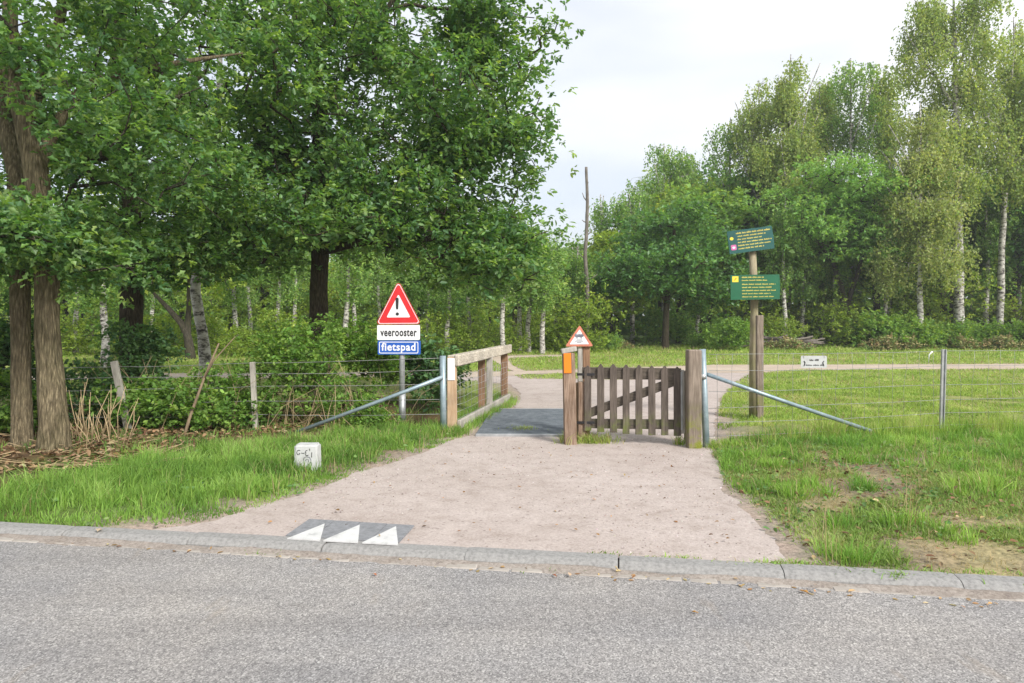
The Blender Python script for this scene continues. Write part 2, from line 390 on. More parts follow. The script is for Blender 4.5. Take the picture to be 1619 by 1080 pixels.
M_black = flat('sign black', (0.02, 0.02, 0.022), 0.5, var=0.1)
M_grey = flat('faded print', (0.16, 0.16, 0.2), 0.6, var=0.4)
M_blue = flat('sign blue', (0.015, 0.10, 0.45), 0.4, var=0.05)
M_orange = flat('orange reflector', (0.78, 0.21, 0.01), 0.35, var=0.06)
M_green = flat('sign green', (0.008, 0.11, 0.05), 0.4, var=0.15)
M_green2 = flat('sign blue green', (0.008, 0.085, 0.075), 0.4, var=0.15)
M_yellow = flat('sign yellow', (0.60, 0.50, 0.10), 0.5, var=0.15)
M_yellow2 = flat('badge yellow', (0.85, 0.65, 0.05), 0.5, var=0.1)
M_pink = flat('badge pink', (0.55, 0.13, 0.33), 0.5, var=0.1)
M_stone = simple('white marker stone', [(0.25, (0.26, 0.28, 0.26)), (0.42, (0.47, 0.48, 0.475)), (0.75, (0.56, 0.57, 0.57))], 9, 0.85, bs=0.3)

# ------------------------------------------------------------------ ground plan
ANG = math.radians(-9.2)
KU = np.array([math.cos(ANG), math.sin(ANG)]); KN = np.array([-KU[1], KU[0]])     # along the kerb / away from the road
K0 = G(742, 868)[:2]
def ks(X, Y): return (X-K0[0])*KN[0]+(Y-K0[1])*KN[1]                              # distance behind the kerb's back edge
KW = 0.145; ROADZ = -0.038
def KP(t, s, z=0.0): q = K0+KU*t+KN*s; return np.array([q[0], q[1], z])

def dens(pts, step=0.12, amp=0.05, seed=1, closed=True):
    out = []; n = len(pts)
    for i in range(n if closed else n-1):
        a = np.array(pts[i][:2]); b = np.array(pts[(i+1) % n][:2]); L = np.linalg.norm(b-a); k = max(1, int(L/step))
        for j in range(k): out.append(a+(b-a)*j/k)
    out = np.array(out)
    for ax, o in ((0, 0), (1, 31)):
        out[:, ax] += amp*((fnoise(out[:, 0]+o, out[:, 1], 0.6, seed)-0.5)*2+0.5*(vnoise(out[:, 0]-o, out[:, 1], 0.09, seed+5)-0.5))
    return out
gp = lambda *a: [G(x, y)[:2] for x, y in a]
near_poly = [KP(-2.42, -0.03)[:2]]+gp((330, 824), (450, 792), (560, 752), (650, 722), (722, 694), (762, 687), (790, 660), (818, 641), (824, 622), (806, 608), (760, 603), (650, 600), (640, 594), (780, 592), (812, 594), (825, 599), (960, 601), (1090, 600), (1125, 589), (1190, 588), (1165, 604), (1140, 630), (1132, 664), (1130, 690), (1124, 704), (1140, 735), (1150, 775), (1185, 820), (1215, 852))+[KP(1.95, 0.06)[:2], KP(2.3, -0.03)[:2]]
trans_poly = gp((-900, 594), (0, 592), (500, 590.5), (800, 588), (950, 584), (1130, 577.5), (1619, 576), (2600, 574), (2600, 583), (1619, 584), (1250, 586), (1180, 590), (1120, 590), (1000, 589), (840, 592), (790, 596), (500, 598), (240, 601), (-900, 604))
thin_poly = gp((772, 564), (800, 563), (893, 561.5), (893, 564.5), (812, 566.2), (800, 569), (810, 578), (830, 588), (812, 589), (786, 574))
near_d = dens(near_poly, 0.04, 0.10, 3); trans_d = dens(trans_poly, 0.5, 0.16, 9); thin_d = dens(thin_poly, 0.3, 0.1, 5)
# keep the kerb-side edge straight under the kerb
for q in near_d:
    s = ks(q[0], q[1])
    if s < 0.02: q += KN*(-0.03-s)
def pathdist(X, Y):
    """signed: positive outside the paths"""
    r = np.full(len(X), 1e9)
    for P in (near_poly, trans_poly, thin_poly):
        d = dist_poly(X, Y, P); d[in_poly(X, Y, P)] *= -1; r = np.minimum(r, d)
    return r
def gz(X, Y):
    X = np.atleast_1d(np.asarray(X, float)); Y = np.atleast_1d(np.asarray(Y, float))
    s = ks(X, Y); pd = pathdist(X, Y)
    k = np.clip(pd/1.0, 0, 1)*np.clip(s/0.6, 0, 1)
    z = k*(0.10*(fnoise(X, Y, 1.7, 4)-0.45)+0.03)
    z += np.clip((Y-60)/60, 0, 1)*0.0
    return z
gx = np.concatenate([np.linspace(-420, -40, 20), np.linspace(-38, -9, 30), np.linspace(-8.8, 8.8, 150), np.linspace(9, 38, 30), np.linspace(40, 420, 20)])
gy = np.concatenate([np.linspace(-200, 0, 10), np.linspace(0.5, 3, 6), np.linspace(3.1, 13, 100), np.linspace(13.4, 40, 60), np.linspace(42, 900, 30)])
XX, YY = np.meshgrid(gx, gy); X, Y = XX.ravel(), YY.ravel()
S = ks(X, Y); Z = gz(X, Y); Z[S < -0.02] = -0.16
PD = pathdist(X, Y)
near = np.clip((14-Y)/3, 0, 1)
nz = fnoise(X, Y, 1.3, 2)
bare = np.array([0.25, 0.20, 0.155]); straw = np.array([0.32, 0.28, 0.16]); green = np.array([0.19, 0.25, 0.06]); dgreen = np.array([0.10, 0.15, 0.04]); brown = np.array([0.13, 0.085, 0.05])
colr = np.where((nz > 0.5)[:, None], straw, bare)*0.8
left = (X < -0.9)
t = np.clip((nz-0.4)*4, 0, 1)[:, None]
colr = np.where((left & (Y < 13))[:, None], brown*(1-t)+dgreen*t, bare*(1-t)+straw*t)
fieldc = green*(1-t*0.45)+straw*t*0.45
wm = (np.clip((fnoise(X, Y, .7, 33)-.49)*7, 0, 1)*(~left)*.85)[:, None]; colr = colr*(1-wm)+np.array([.15, .20, .065])*wm
f_ = np.clip((Y-8.6)/1.2, 0, 1)[:, None]
f_ = np.where(left[:, None], np.clip((Y-12.5)/2, 0, 1)[:, None], f_)
colr = colr*(1-f_)+fieldc*f_
e_ = np.clip(1.15-PD/(0.25+.5*nz), 0, 1)[:, None]
colr = colr*(1-e_)+np.array([0.34, 0.28, 0.25])*e_
wd = np.clip((Y-32)/3, 0, 1)[:, None]; colr = colr*(1-wd)+dgreen*wd
nx, ny = len(gx), len(gy); I = np.arange(nx*ny).reshape(ny, nx)
Fq = np.stack([I[:-1, :-1].ravel(), I[:-1, 1:].ravel(), I[1:, 1:].ravel(), I[1:, :-1].ravel()], 1)
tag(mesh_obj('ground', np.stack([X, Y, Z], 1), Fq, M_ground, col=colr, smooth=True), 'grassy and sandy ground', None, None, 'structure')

def sheet(name, poly, z, mat, label):
    tri = tessellate_polygon([[Vector((p[0], p[1], 0)) for p in poly]])
    tri = [(t_[0], t_[1], t_[2]) for t_ in tri]
    V = np.array([(p[0], p[1], z) for p in poly]); o = mesh_obj(name, V, tri, mat)
    bm = bmesh.new(); bm.from_mesh(o.data); bmesh.ops.recalc_face_normals(bm, faces=bm.faces)
    if sum(f.normal.z for f in bm.faces) < 0: bmesh.ops.reverse_faces(bm, faces=bm.faces)
    bm.to_mesh(o.data); bm.free()
    return tag(o, label, None, None, 'structure')
sheet('path', near_d, 0.006, M_path, 'pinkish beige gravel path from kerb through the gate')
sheet('path', trans_d, 0.010, M_farpath, 'pale sand path crossing behind the fence')
sheet('path', thin_d, 0.014, M_farpath, 'thin pale footpath beyond the crossing path')

# road: fine grid with faint unevenness
ru = np.linspace(-9, 9, 120); rs = np.concatenate([[-14, -9, -6], np.linspace(-5, -KW-0.004, 60)])
A, B = np.meshgrid(ru, rs); A, B = A.ravel(), B.ravel()
A = np.where(np.abs(A) > 8.9, np.sign(A)*80, A)
P = np.stack([K0[0]+KU[0]*A+KN[0]*B, K0[1]+KU[1]*A+KN[1]*B], 1)
Zr = ROADZ+0.006*(fnoise(P[:, 0], P[:, 1], 0.9, 3)-0.5)*np.clip((-B-0.35)*4, 0, 1)
I = np.arange(len(ru)*len(rs)).reshape(len(rs), len(ru))
Fq = np.stack([I[:-1, :-1].ravel(), I[:-1, 1:].ravel(), I[1:, 1:].ravel(), I[1:, :-1].ravel()], 1)
tag(mesh_obj('road', np.column_stack([P, Zr]), Fq, M_asphalt, smooth=True), 'grey worn asphalt road', None, None, 'structure')

# kerb stones
kerb = empty('kerb', KP(0, -KW/2, ROADZ), 'low grey concrete kerb between road and path', None, None, 'structure')
def kerb_mesh(L):
    prof = [(0, -0.10), (0, 0.012), (-0.008, 0.018), (-KW+0.05, 0.012), (-KW+0.022, -0.002), (-KW, -0.024), (-KW, -0.10)]
    bm = bmesh.new(); n = 14; rings = []
    for i in range(n+1):
        x = -L/2+0.003+(L-0.006)*i/n; e = 0.004 if i in (0, n) else 0
        ring = []
        for (a, b) in prof:
            j = 0.0008*(noise.noise(Vector((x*9, a*30, b*30)))) if b > -0.09 else 0
            ring.append(bm.verts.new((x, a+(j if a < -0.1 else 0)+(e if a < -0.1 else 0), b+j-(e if b > 0 else 0))))
        rings.append(ring)
    for i in range(n):
        for j in range(len(prof)-1): bm.faces.new((rings[i][j], rings[i][j+1], rings[i+1][j+1], rings[i+1][j]))
    bm.faces.new(rings[0]); bm.faces.new(rings[-1][::-1]); bmesh.ops.recalc_face_normals(bm, faces=bm.faces)
    me = bpy.data.meshes.new('kerb_stone'); bm.to_mesh(me); bm.free(); me.materials.append(M_kerb)
    return me
KL = 0.965; km = kerb_mesh(KL)
for i in range(-9, 9):
    o = link('kerb_stone', km, kerb); q = KP((i+0.5)*KL+R.normal(0, 0.002), R.normal(0, 0.003), R.normal(0, 0.003))
    o.location = Vector(q)-kerb.location; o.rotation_euler = (R.normal(0, 0.006), 0, ANG+R.normal(0, 0.004))
# gutter setts along the kerb foot
gut = empty('gutter', KP(0, -KW-0.06, ROADZ), 'pale brick gutter strip half buried in dirt along the kerb', None, None, 'structure')
bm = bmesh.new(); bmesh.ops.create_cube(bm, size=1); bmesh.ops.scale(bm, vec=(0.196, 0.094, 0.06), verts=bm.verts)
bmesh.ops.bevel(bm, geom=bm.edges[:], offset=0.006, segments=1, affect='EDGES')
sm = bpy.data.meshes.new('sett'); bm.to_mesh(sm); bm.free(); sm.materials.append(M_sett)
for i in range(-30, 30):
    o = link('sett', sm, gut); q = KP(i*0.206+R.normal(0, 0.003), -KW-0.055+R.normal(0, 0.003), ROADZ-0.0275+R.normal(0, 0.003))
    o.location = Vector(q)-gut.location; o.rotation_euler = (R.normal(0, 0.02), R.normal(0, 0.02), ANG+R.normal(0, 0.02))
# dirt lying in the gutter
du = np.linspace(-7, 7, 900); ds = np.linspace(-KW-0.20, -KW+0.02, 26); A, B = np.meshgrid(du, ds); A, B = A.ravel(), B.ravel()
P = np.stack([K0[0]+KU[0]*A+KN[0]*B, K0[1]+KU[1]*A+KN[1]*B], 1)
prof = 1-np.clip(np.abs(B+KW+0.01)/(.09+.11*fnoise(A, A*0, .6, 4)), 0, 1)
zz = ROADZ-0.012+0.03*prof**1.2*(0.35+1.3*fnoise(A, B*3, 0.5, 8))+0.012*(fnoise(A, B, 0.06, 6)-0.5)
I = np.arange(len(du)*len(ds)).reshape(len(ds), len(du))
Fq = np.stack([I[:-1, :-1].ravel(), I[:-1, 1:].ravel(), I[1:, 1:].ravel(), I[1:, :-1].ravel()], 1)
tag(mesh_obj('dirt', np.column_stack([P, zz]), Fq, M_dirt, smooth=True), 'sandy dirt gathered against the kerb in the gutter', 'dirt', None, 'stuff')
# ------------------------------------------------------------------ cattle grid
I4 = Matrix.Identity(4)
cg = empty('cattle_grid', (0, 9.9, 0), 'dark steel cattle grid set in the path between railing and gate', 'cattle grid')
ga, gb, gc, gd = G(756, 689.5), G(898, 690.5), G(898, 650), G(795, 650)
def lerp(a, b, t): return a*(1-t)+b*t
a_, d_ = G(752, 690), G(778, 650)
NB = 27
bm = bmesh.new(); add_bar(bm, np.append(a_[:2], 0.012)+[-.0, -.02, 0], np.append(gb[:2], 0.012)+[0, -.02, 0], 0.05, 0.05, bevel=0.004); bm_obj('frame', bm, M_galv, cg)
bm = bmesh.new(); add_bar(bm, np.append(d_[:2], 0.012)+[0, .03, 0], np.append(gc[:2], 0.012)+[.1, .03, 0], 0.05, 0.05, bevel=0.004); bm_obj('frame', bm, M_galv, cg)
gbr = gb+[0.06, 0, 0]; gcr = gc+[0.30, 0, 0]
for i in range(NB):
    t = (i+0.5)/NB; p, q = lerp(a_, d_, t), lerp(gbr, gcr, t)
    bar('bar', p+[0, 0, 0.016], q+[0, 0, 0.016], 0.046, 0.05, M_grid, cg, bevel=0.008)
bm = bmesh.new(); v = [bm.verts.new((*p[:2], 0.0185-0.01)) for p in (a_, gbr, gcr, d_)]; bm.faces.new(v); bm_obj('pit', bm, M_pitshade, cg)  # flat sheet just below the bar tops, shade of the gaps put into its colour

# ------------------------------------------------------------------ wooden railing left of the grid
rl = empty('wooden_railing', W(714, 690, 9.0), 'wooden railing with thick pale top beam along the left of the cattle grid', 'railing')
F0 = np.array([-0.795, 9.05, 0.0]); B0 = np.array([-0.14, 12.35, 0.0]); dv = (B0-F0)
M0 = F0+dv*0.55
ztop = 1.0
def post(name, p, wdt, z1, mat, par, w2=None, z0=-0.2, bev=0.008, lean=(0, 0)):
    return bar(name, (p[0], p[1], z0), (p[0]+lean[0], p[1]+lean[1], z1), wdt, w2 or wdt, mat, par, up=(0, 1, 0), bevel=bev, wob=0.004, seg=3)
post('post', F0, 0.125, ztop, M_postnew, rl)
post('post', M0+[-0.045, 0, 0], 0.115, ztop-0.06, M_postbrown, rl)
post('support_post', M0+[0.075, 0.03, 0], 0.10, ztop-0.06, M_postpale, rl)
post('post', B0, 0.125, ztop-0.02, M_postbrown, rl)
u_ = dv/np.linalg.norm(dv); rgt = np.array([u_[1], -u_[0], 0])
bar('top_rail', F0+rgt*0.085-u_*0.07+[0, 0, ztop-0.045], B0+rgt*0.085+u_*0.10+[0, 0, ztop-0.03], 0.065, 0.15, M_rail, rl, bevel=0.012, wob=0.008, seg=6)
bar('cap_board', F0+[0, 0, ztop+0.012]-u_*0.04, B0+[0, 0, ztop+0.024]+u_*0.05, 0.10, 0.022, M_rail, rl, bevel=0.004)
bar('bottom_rail', F0+rgt*0.09+[0, 0, 0.10], B0+rgt*0.09+[0, 0, 0.10], 0.05, 0.12, M_postpale, rl, bevel=0.008, wob=0.006, seg=5)
bar('reflector_plate', F0+[-0.005, -0.069, 0.70], F0+[-0.005, -0.069, 0.99], 0.095, 0.008, M_white, rl, up=(0, 1, 0), bevel=0.002)
for i in range(7):
    z = 0.17+i*0.095; a = F0+rgt*0.068+[0, 0, z]; b = B0+rgt*0.068+[0, 0, z]
    tube('wire', [lerp(a, b, t)+[0, 0, 0.01*math.sin(t*17+i)] for t in np.linspace(0, 1, 9)], 0.0022, M_galv, rl, 4)
for i in range(16):
    a = lerp(F0, B0, (i+0.7)/16.5)+rgt*0.07
    tube('stay_wire', [a+[0, 0, 0.16], a+[0, 0.004, 0.45], a+[0, 0, 0.75]], 0.0018, M_galv, rl, 4)

# ------------------------------------------------------------------ stock fences
def fence(name, label, A, pts, tops, stay_gap, base, zs, wire_top=None, stays=True, wr=0.0028):
    f = empty(name, base, label, 'fence')
    P = [np.array(p) for p in pts]
    for i, z in enumerate(zs):
        line = []
        for a, b in zip(P[:-1], P[1:]):
            n = 8
            for k in range(n):
                t = k/n; q = lerp(a, b, t); ht = lerp(a[2], b[2], t); line.append([q[0], q[1], z*ht-0.012*math.sin(math.pi*t)+0.004*math.sin(5*t+i*2)])
        q = P[-1]; line.append([q[0], q[1], z*q[2]])
        tube('wire', line, wr, M_wire, f, 4)
    if stays:
        for a, b in zip(P[:-1], P[1:]):
            L = np.linalg.norm((b-a)[:2]); n = int(L/stay_gap)
            for k in range(n):
                t = (k+0.5)/n; q = lerp(a, b, t); h = lerp(a[2], b[2], t)
                if h < 0.3: continue
                x1, x2 = R.normal(0, 0.012), R.normal(0, 0.02)
                hs = [0.03, h*zs[2], h*zs[1], h*zs[0]] if len(zs) > 2 else [0.03, h]
                tube('stay_wire', [[q[0]+x2*(1-j/3)+x1*math.sin(j*2), q[1], z_] for j, z_ in enumerate(hs)], 0.0022, M_wire, f, 4)
    return f
RP = W(1097, 708, 7.97); RP[2] = 0
rt = W(1119, 708, 7.97); rt[2] = 0
fr = fence('wire_fence', 'sheep wire fence right of the gate with steel tube and brace', None,
    [(rt[0]+0.02, 8.0, 1.09), (5.55, 8.85, 1.09), (9.6, 9.6, 1.10), (15, 10.6, 1.10), (22, 12, 1.10)], None, 0.2, (rt[0], 8.0, 0), [1.0, 0.82, 0.60, 0.42, 0.26, 0.12])
def steeltube(p0, p1, r, par, mat=M_steel, name='end_post'):
    return tube(name, [p0, lerp(np.array(p0), np.array(p1), 0.5), p1], r, mat, par, 14)
steeltube(rt+[0.0, 0.03, -0.2], rt+[-0.055, 0.03, 1.15], 0.040, fr)
tube('brace', [W(1118, 592, 8.05), W(1235, 633, 8.25), W(1378, 682, 8.45)], 0.024, M_steel, fr, 12)
tube('brace_clamp', [rt+[-0.05, 0.03, 0.80], rt+[-0.053, 0.03, 0.86]], 0.047, M_galv, fr, 12)
def angle_post(p, h, par, mat=M_galv, lean=(0, 0)):
    bm = bmesh.new(); a = np.array(p); l = np.array([lean[0], lean[1], 0])
    add_bar(bm, a+[0, 0, -0.1], a+l+[0, 0, h], 0.062, 0.03, up=(0, 1, 0), bevel=0.003)
    add_bar(bm, a+[0.012, -0.022, -0.1], a+l+[0.012, -0.022, h], 0.012, 0.02, up=(0, 1, 0), bevel=0.002)
    return bm_obj('line_post', bm, mat, par)
angle_post((5.58, 8.87, 0), 1.11, fr, lean=(0.035, 0)); angle_post((9.6, 9.62, 0), 1.12, fr); angle_post((15, 10.62, 0), 1.12, fr)
LT = W(701.5, 683, 9.0); LT[2] = 0
fl = fence('wire_fence', 'wire fence left of the railing running into the bushes with steel tube and brace', None,
    [(LT[0]-0.02, 9.0, 0.99), (-3.45, 9.1, 0.92), (-5.1, 8.95, 0.88), (-7.6, 8.75, 0.86), (-11, 8.6, 0.86)], None, 0.3, (LT[0], 9.0, 0), [1.0, 0.84, 0.66, 0.45, 0.25], wr=0.0035, stays=False)
steeltube(LT+[0, 0, -0.2], LT+[-0.012, 0, 1.02], 0.042, fl)
tube('brace', [W(700, 596, 8.95), W(620, 627, 8.95), W(470, 683, 8.9)], 0.026, M_steel, fl, 12)
bar('line_post', (-3.42, 9.12, -0.1), (-3.47, 9.12, 0.93), 0.06, 0.06, M_postpale, fl, up=(0, 1, 0))
bar('line_post', (-5.0, 8.95, -0.1), (-5.22, 8.95, 0.95), 0.085, 0.05, M_postpale, fl, up=(0, 1, 0))
bar('line_post', (-7.6, 8.78, -0.1), (-7.62, 8.78, 0.93), 0.07, 0.06, M_postpale, fl, up=(0, 1, 0))

# ------------------------------------------------------------------ picket gate and its posts
gt = empty('picket_gate', W(1005, 690, 8.2)*[1, 1, 0], 'weathered wooden picket gate with eight pointed pickets and diagonal brace', 'gate')
GY0, GY1 = 8.27, 8.12           # depth of the gate at its left and right ends
def gy(px): return GY0+(GY1-GY0)*(px-929)/(1071-929)
pk = [(929.4, 578, 681), (949.8, 575.5, 683), (970, 575.5, 684), (989.8, 576.5, 686), (1010, 577, 687), (1030.8, 578, 688), (1051, 578.5, 688), (1071, 580, 689)]
for i, (px, t, b) in enumerate(pk):
    Y = gy(px); x = (px-CX)/F*Y; zt = W(px, t, Y)[2]; zb = W(px, b, Y)[2]; hw = 0.0415+R.normal(0, 0.001)
    bm = bmesh.new(); out_ = [(x-hw, zb), (x+hw, zb), (x+hw, zt-0.05), (x+0.006, zt), (x-0.006, zt), (x-hw, zt-0.05)]
    tl = R.normal(0, 0.004); out_ = [(a+tl*(c-zb), c) for a, c in out_]
    v = [bm.verts.new((a, Y-0.011, c)) for a, c in out_]+[bm.verts.new((a, Y+0.011, c)) for a, c in out_]
    n = 6; bm.faces.new(v[:n]); bm.faces.new(v[n:][::-1])
    for j in range(n): bm.faces.new((v[j], v[(j+1) % n], v[n+(j+1) % n], v[n+j]))
    bmesh.ops.recalc_face_normals(bm, faces=bm.faces); bmesh.ops.bevel(bm, geom=bm.edges[:], offset=0.002, segments=1, affect='EDGES')
    bm_obj('picket', bm, M_gate, gt)
gl = lambda px, py, dy=0.0: W(px, py, gy(px))+[0, dy, 0]
bar('rail', gl(921, 590, .034), gl(1078, 592, .034), 0.14, 0.04, M_gateh, gt, up=(0, 1, 0), bevel=0.004, wob=0.003, seg=4)
bar('rail', gl(921, 670, .034), gl(1078, 672, .034), 0.115, 0.04, M_gateh, gt, up=(0, 1, 0), bevel=0.004, wob=0.003, seg=4)
bar('diagonal_brace', gl(926, 656, .036), gl(1076, 600, .036), 0.105, 0.036, M_gateh, gt, up=(0, 1, 0), bevel=0.004)
bar('stile', gl(1079, 585, .03), gl(1079.5, 686, .03), 0.05, 0.05, M_postpale, gt, up=(0, 1, 0))
bar('latch_plate', gl(1077.5, 588, -.005), gl(1078, 680, -.005), 0.022, 0.008, M_galv, gt, up=(0, 1, 0), bevel=0.002)
for yy in (592, 668): bar('hinge', gl(912, yy, -.002), gl(940, yy, -.016), 0.03, 0.006, M_black, gt, up=(0, 1, 0), bevel=0.001)
hp = empty('hinge_post', W(918, 690, 8.33)*[1, 1, 0], 'narrow brown post the gate hangs on beside the orange tagged post', 'post')
post('post_shaft', (W(919, 690, 8.33)*[1, 1, 0]), 0.085, 0.74, M_postred, hp)
post('backing_post', (W(915, 690, 8.42)*[1, 1, 0])+[-.01, 0.02, 0], 0.05, 0.72, M_postnew, hp)
# post with orange reflector
tp = empty('gate_post', W(902, 702, 8.2)*[1, 1, 0], 'brown wooden post with orange reflector and pale sloping cap', 'post')
q = W(902.5, 702, 8.2)*[1, 1, 0]
post('post_shaft', q, 0.145, 1.10, M_postred, tp, lean=(-0.03, 0))
bar('cap', q+[-0.03-0.085, 0, 1.115], q+[0.065, 0, 1.15], 0.16, 0.055, M_postpale, tp, bevel=0.006)
bar('orange_reflector', q+[-0.045, -0.079, 0.86], q+[-0.05, -0.079, 1.095], 0.088, 0.01, M_orange, tp, up=(0, 1, 0), bevel=0.003)
bar('reflector_backing', q+[-0.045, -0.0745, 0.85], q+[-0.05, -0.0745, 1.105], 0.10, 0.004, M_postbrown, tp, up=(0, 1, 0), bevel=0.001)
# right gate post
gp2 = empty('gate_post', W(1097, 708, 7.97)*[1, 1, 0], 'thick weathered gate post with a mossy patch beside the steel tube', 'post')
post('post_shaft', W(1096.5, 708, 7.97)*[1, 1, 0], 0.155, 1.145, M_postgrey, gp2, bev=0.01, w2=0.15)
st = empty('stop_post', W(1084, 700, 8.2)*[1, 1, 0], 'dark slim stop post between picket gate and thick post', 'post')
post('post_shaft', W(1087, 700, 8.24)*[1, 1, 0], 0.07, 0.88, M_postgrey, st)
# small triangular livestock sign behind the orange post
YS = 8.7
ws = empty('cattle_sign', W(916, 560, YS)*[1, 1, 0], 'small faded red edged triangular animal warning sign behind the orange post', 'sign')
post('sign_post', W(926.5, 690, YS+.08)*[1, 1, 0], 0.095, W(0, 547, YS)[2], M_postbrown, ws)
post('pale_post', W(917, 690, YS+.05)*[1, 1, 0], 0.06, W(0, 550, YS)[2], M_postpale, ws)
def tri_frame(cx, py0, py1, hw, Y): return W(cx, py1, Y), W(cx-hw, py0, Y), W(cx+hw, py0, Y)
def px_tri(apex, bl, br, Y, grow=0.0):
    pts = [W(*bl, Y), W(*br, Y), W(*apex, Y)]; c = sum(pts)/3
    return [((p-c)*(1+grow)+c)[[0, 2]] for p in pts]
A_ = ((916.3, 514), (893.5, 548), (938, 547.5))
plate('plate', rounded(px_tri(*A_, YS, 0.0), 0.012, 4), YS-0.010, YS+0.010, I4, M_redworn, ws)
plate('face', rounded(px_tri(*A_, YS, -0.30), 0.006, 3), YS-0.0125, YS-0.010, I4, M_white, ws)
# animal pictogram: body, head, legs
c0 = W(915.5, 533, YS)
def blob(name, pts, y, mat, par): return plate(name, pts, y-0.0015, y, I4, mat, par)
def rel(pts, s=1.0): return [(c0[0]+a*s, c0[2]+b*s) for a, b in pts]
blob('animal_symbol', rel([(-.055, .022), (-.05, .0), (-.035, -.004), (-.032, -.022), (-.022, -.022), (-.02, -.002), (.018, -.002), (.02, -.022), (.03, -.022), (.032, .0), (.055, .005), (.06, .02), (.048, .03), (.038, .048), (.03, .034), (.0, .04), (-.03, .034), (-.04, .05), (-.05, .04)]), YS-0.0125, M_grey, ws)
for i, (a, b) in enumerate(((-.035, .04), (-.055, .052), (-.028, .03))):
    stroke('print_line', [(c0[0]+a, c0[2]-.036-.016*i), (c0[0]+(a+b)/2, c0[2]-.0355-.016*i), (c0[0]+b, c0[2]-.036-.016*i)], 0.008, YS-0.0135, I4, M_grey, ws)

# ------------------------------------------------------------------ roadside warning sign
Y = 9.8
sg = empty('warning_sign', W(636, 665, Y)*[1, 1, 0], 'red triangular warning sign above veerooster and fietspad plates on grey pole', 'sign')
tube('pole', [W(636, 690, Y+.05)*[1, 1, 0]+[0, 0, -.1], W(635.5, 560, Y+.05), W(635, 460, Y+.05)], [0.042, 0.042, 0.042], M_galv, sg, 16)
tube('pole_sleeve', [W(636, 690, Y+.05)*[1, 1, 0]+[0, 0, -.1], W(636, 622, Y+.05)], 0.050, M_galv, sg, 16)
TA = ((630, 443.5), (594.5, 513), (666, 512.5))
plate('triangle_plate', rounded(px_tri(*TA, Y), 0.035, 6), Y-.012, Y+.014, I4, M_red, sg)
ring_plate('white_border', rounded(px_tri(*TA, Y, -.045), 0.030, 6), rounded(px_tri(*TA, Y, -.085), 0.027, 6), Y-.0135, Y-.0115, I4, M_white, sg)
plate('white_field', rounded(px_tri(*TA, Y, -.47), 0.012, 4), Y-.0135, Y-.0115, I4, M_white, sg)
e0, e1 = W(627.8, 471, Y), W(628.5, 490, Y)
def capsule(xc, z0, z1, r0, r1, n=8):
    p = [(xc+r0*math.cos(a), z0+r0*math.sin(a)) for a in np.linspace(math.pi, 2*math.pi, n)]+[(xc+r1*math.cos(a), z1+r1*math.sin(a)) for a in np.linspace(0, math.pi, n)]
    return p
plate('exclamation_bar', capsule(e0[0]+.003, e1[2]+.022, e0[2]-.018, .017, .023), Y-.015, Y-.0135, I4, M_black, sg)
dz = W(628, 496.5, Y)
plate('exclamation_dot', [(dz[0]+.004+.024*math.cos(a), dz[2]+.024*math.sin(a)) for a in np.linspace(0, 2*math.pi, 20, endpoint=False)], Y-.015, Y-.0135, I4, M_black, sg)
def rect(x0, y0, x1, y1, Y): a, b = W(x0, y1, Y), W(x1, y0, Y); return [(a[0], a[2]), (b[0], a[2]), (b[0], b[2]), (a[0], b[2])]
plate('name_plate', rounded(rect(596.5, 514, 664, 537.5, Y), 0.015, 4), Y-.010, Y+.008, I4, M_white, sg)
text('lettering', 'veerooster', 0.158, Matrix.Translation(W(630.3, 526, Y)+[0, -.0115, 0]), M_black, sg, 0.0045, 0.66, 1.1)
plate('direction_plate', rounded(rect(597.5, 538.5, 665, 560.5, Y), 0.015, 4), Y-.010, Y+.012, I4, M_blue, sg)
ring_plate('white_line', rounded(rect(599.5, 540.3, 661.5, 558.8, Y), 0.020, 4), rounded(rect(600.7, 541.5, 660.3, 557.6, Y), 0.013, 4), Y-.0115, Y-.0095, I4, M_white, sg)
text('lettering', 'fietspad', 0.155, Matrix.Translation(W(630.5, 549, Y)+[0, -.0115, 0]), M_white, sg, 0.0038, 0.92, 1.1)

# ------------------------------------------------------------------ leaning footpath signpost on the right
Y = 10.1
sp_ = empty('path_signpost', W(1200, 665, Y)*[1, 1, 0], 'leaning wooden signpost carrying two green route boards behind the fence', 'signpost')
tube('pole', [W(1191, 672, Y+.2), W(1191, 560, Y+.2), W(1193, 470, Y+.15), W(1189, 385, Y+.05)], [.062, .058, .056, .052], M_signpole, sp_, 14, rough=0.04)
post('stub_post', W(1201, 665, 10.08)*[1, 1, 0], 0.10, 1.56, M_postgrey, sp_, w2=.07)
def board(name, px0, py0, px1, py1, tilt, mat, yaw=0.0):
    c = W((px0+px1)/2, (py0+py1)/2, Y-.03); hw = (px1-px0)/2/F*Y; hh = (py1-py0)/2/F*Y
    Mb = Matrix.Translation(c) @ Matrix.Rotation(yaw, 4, 'Z') @ Matrix.Rotation(-tilt, 4, 'Y')
    o = plate(name, [(-hw, -hh), (hw*.97, -hh), (hw, 0), (hw*.97, hh), (-hw, hh)], -.012, .012, Mb, mat, sp_)
    return Mb, hw, hh
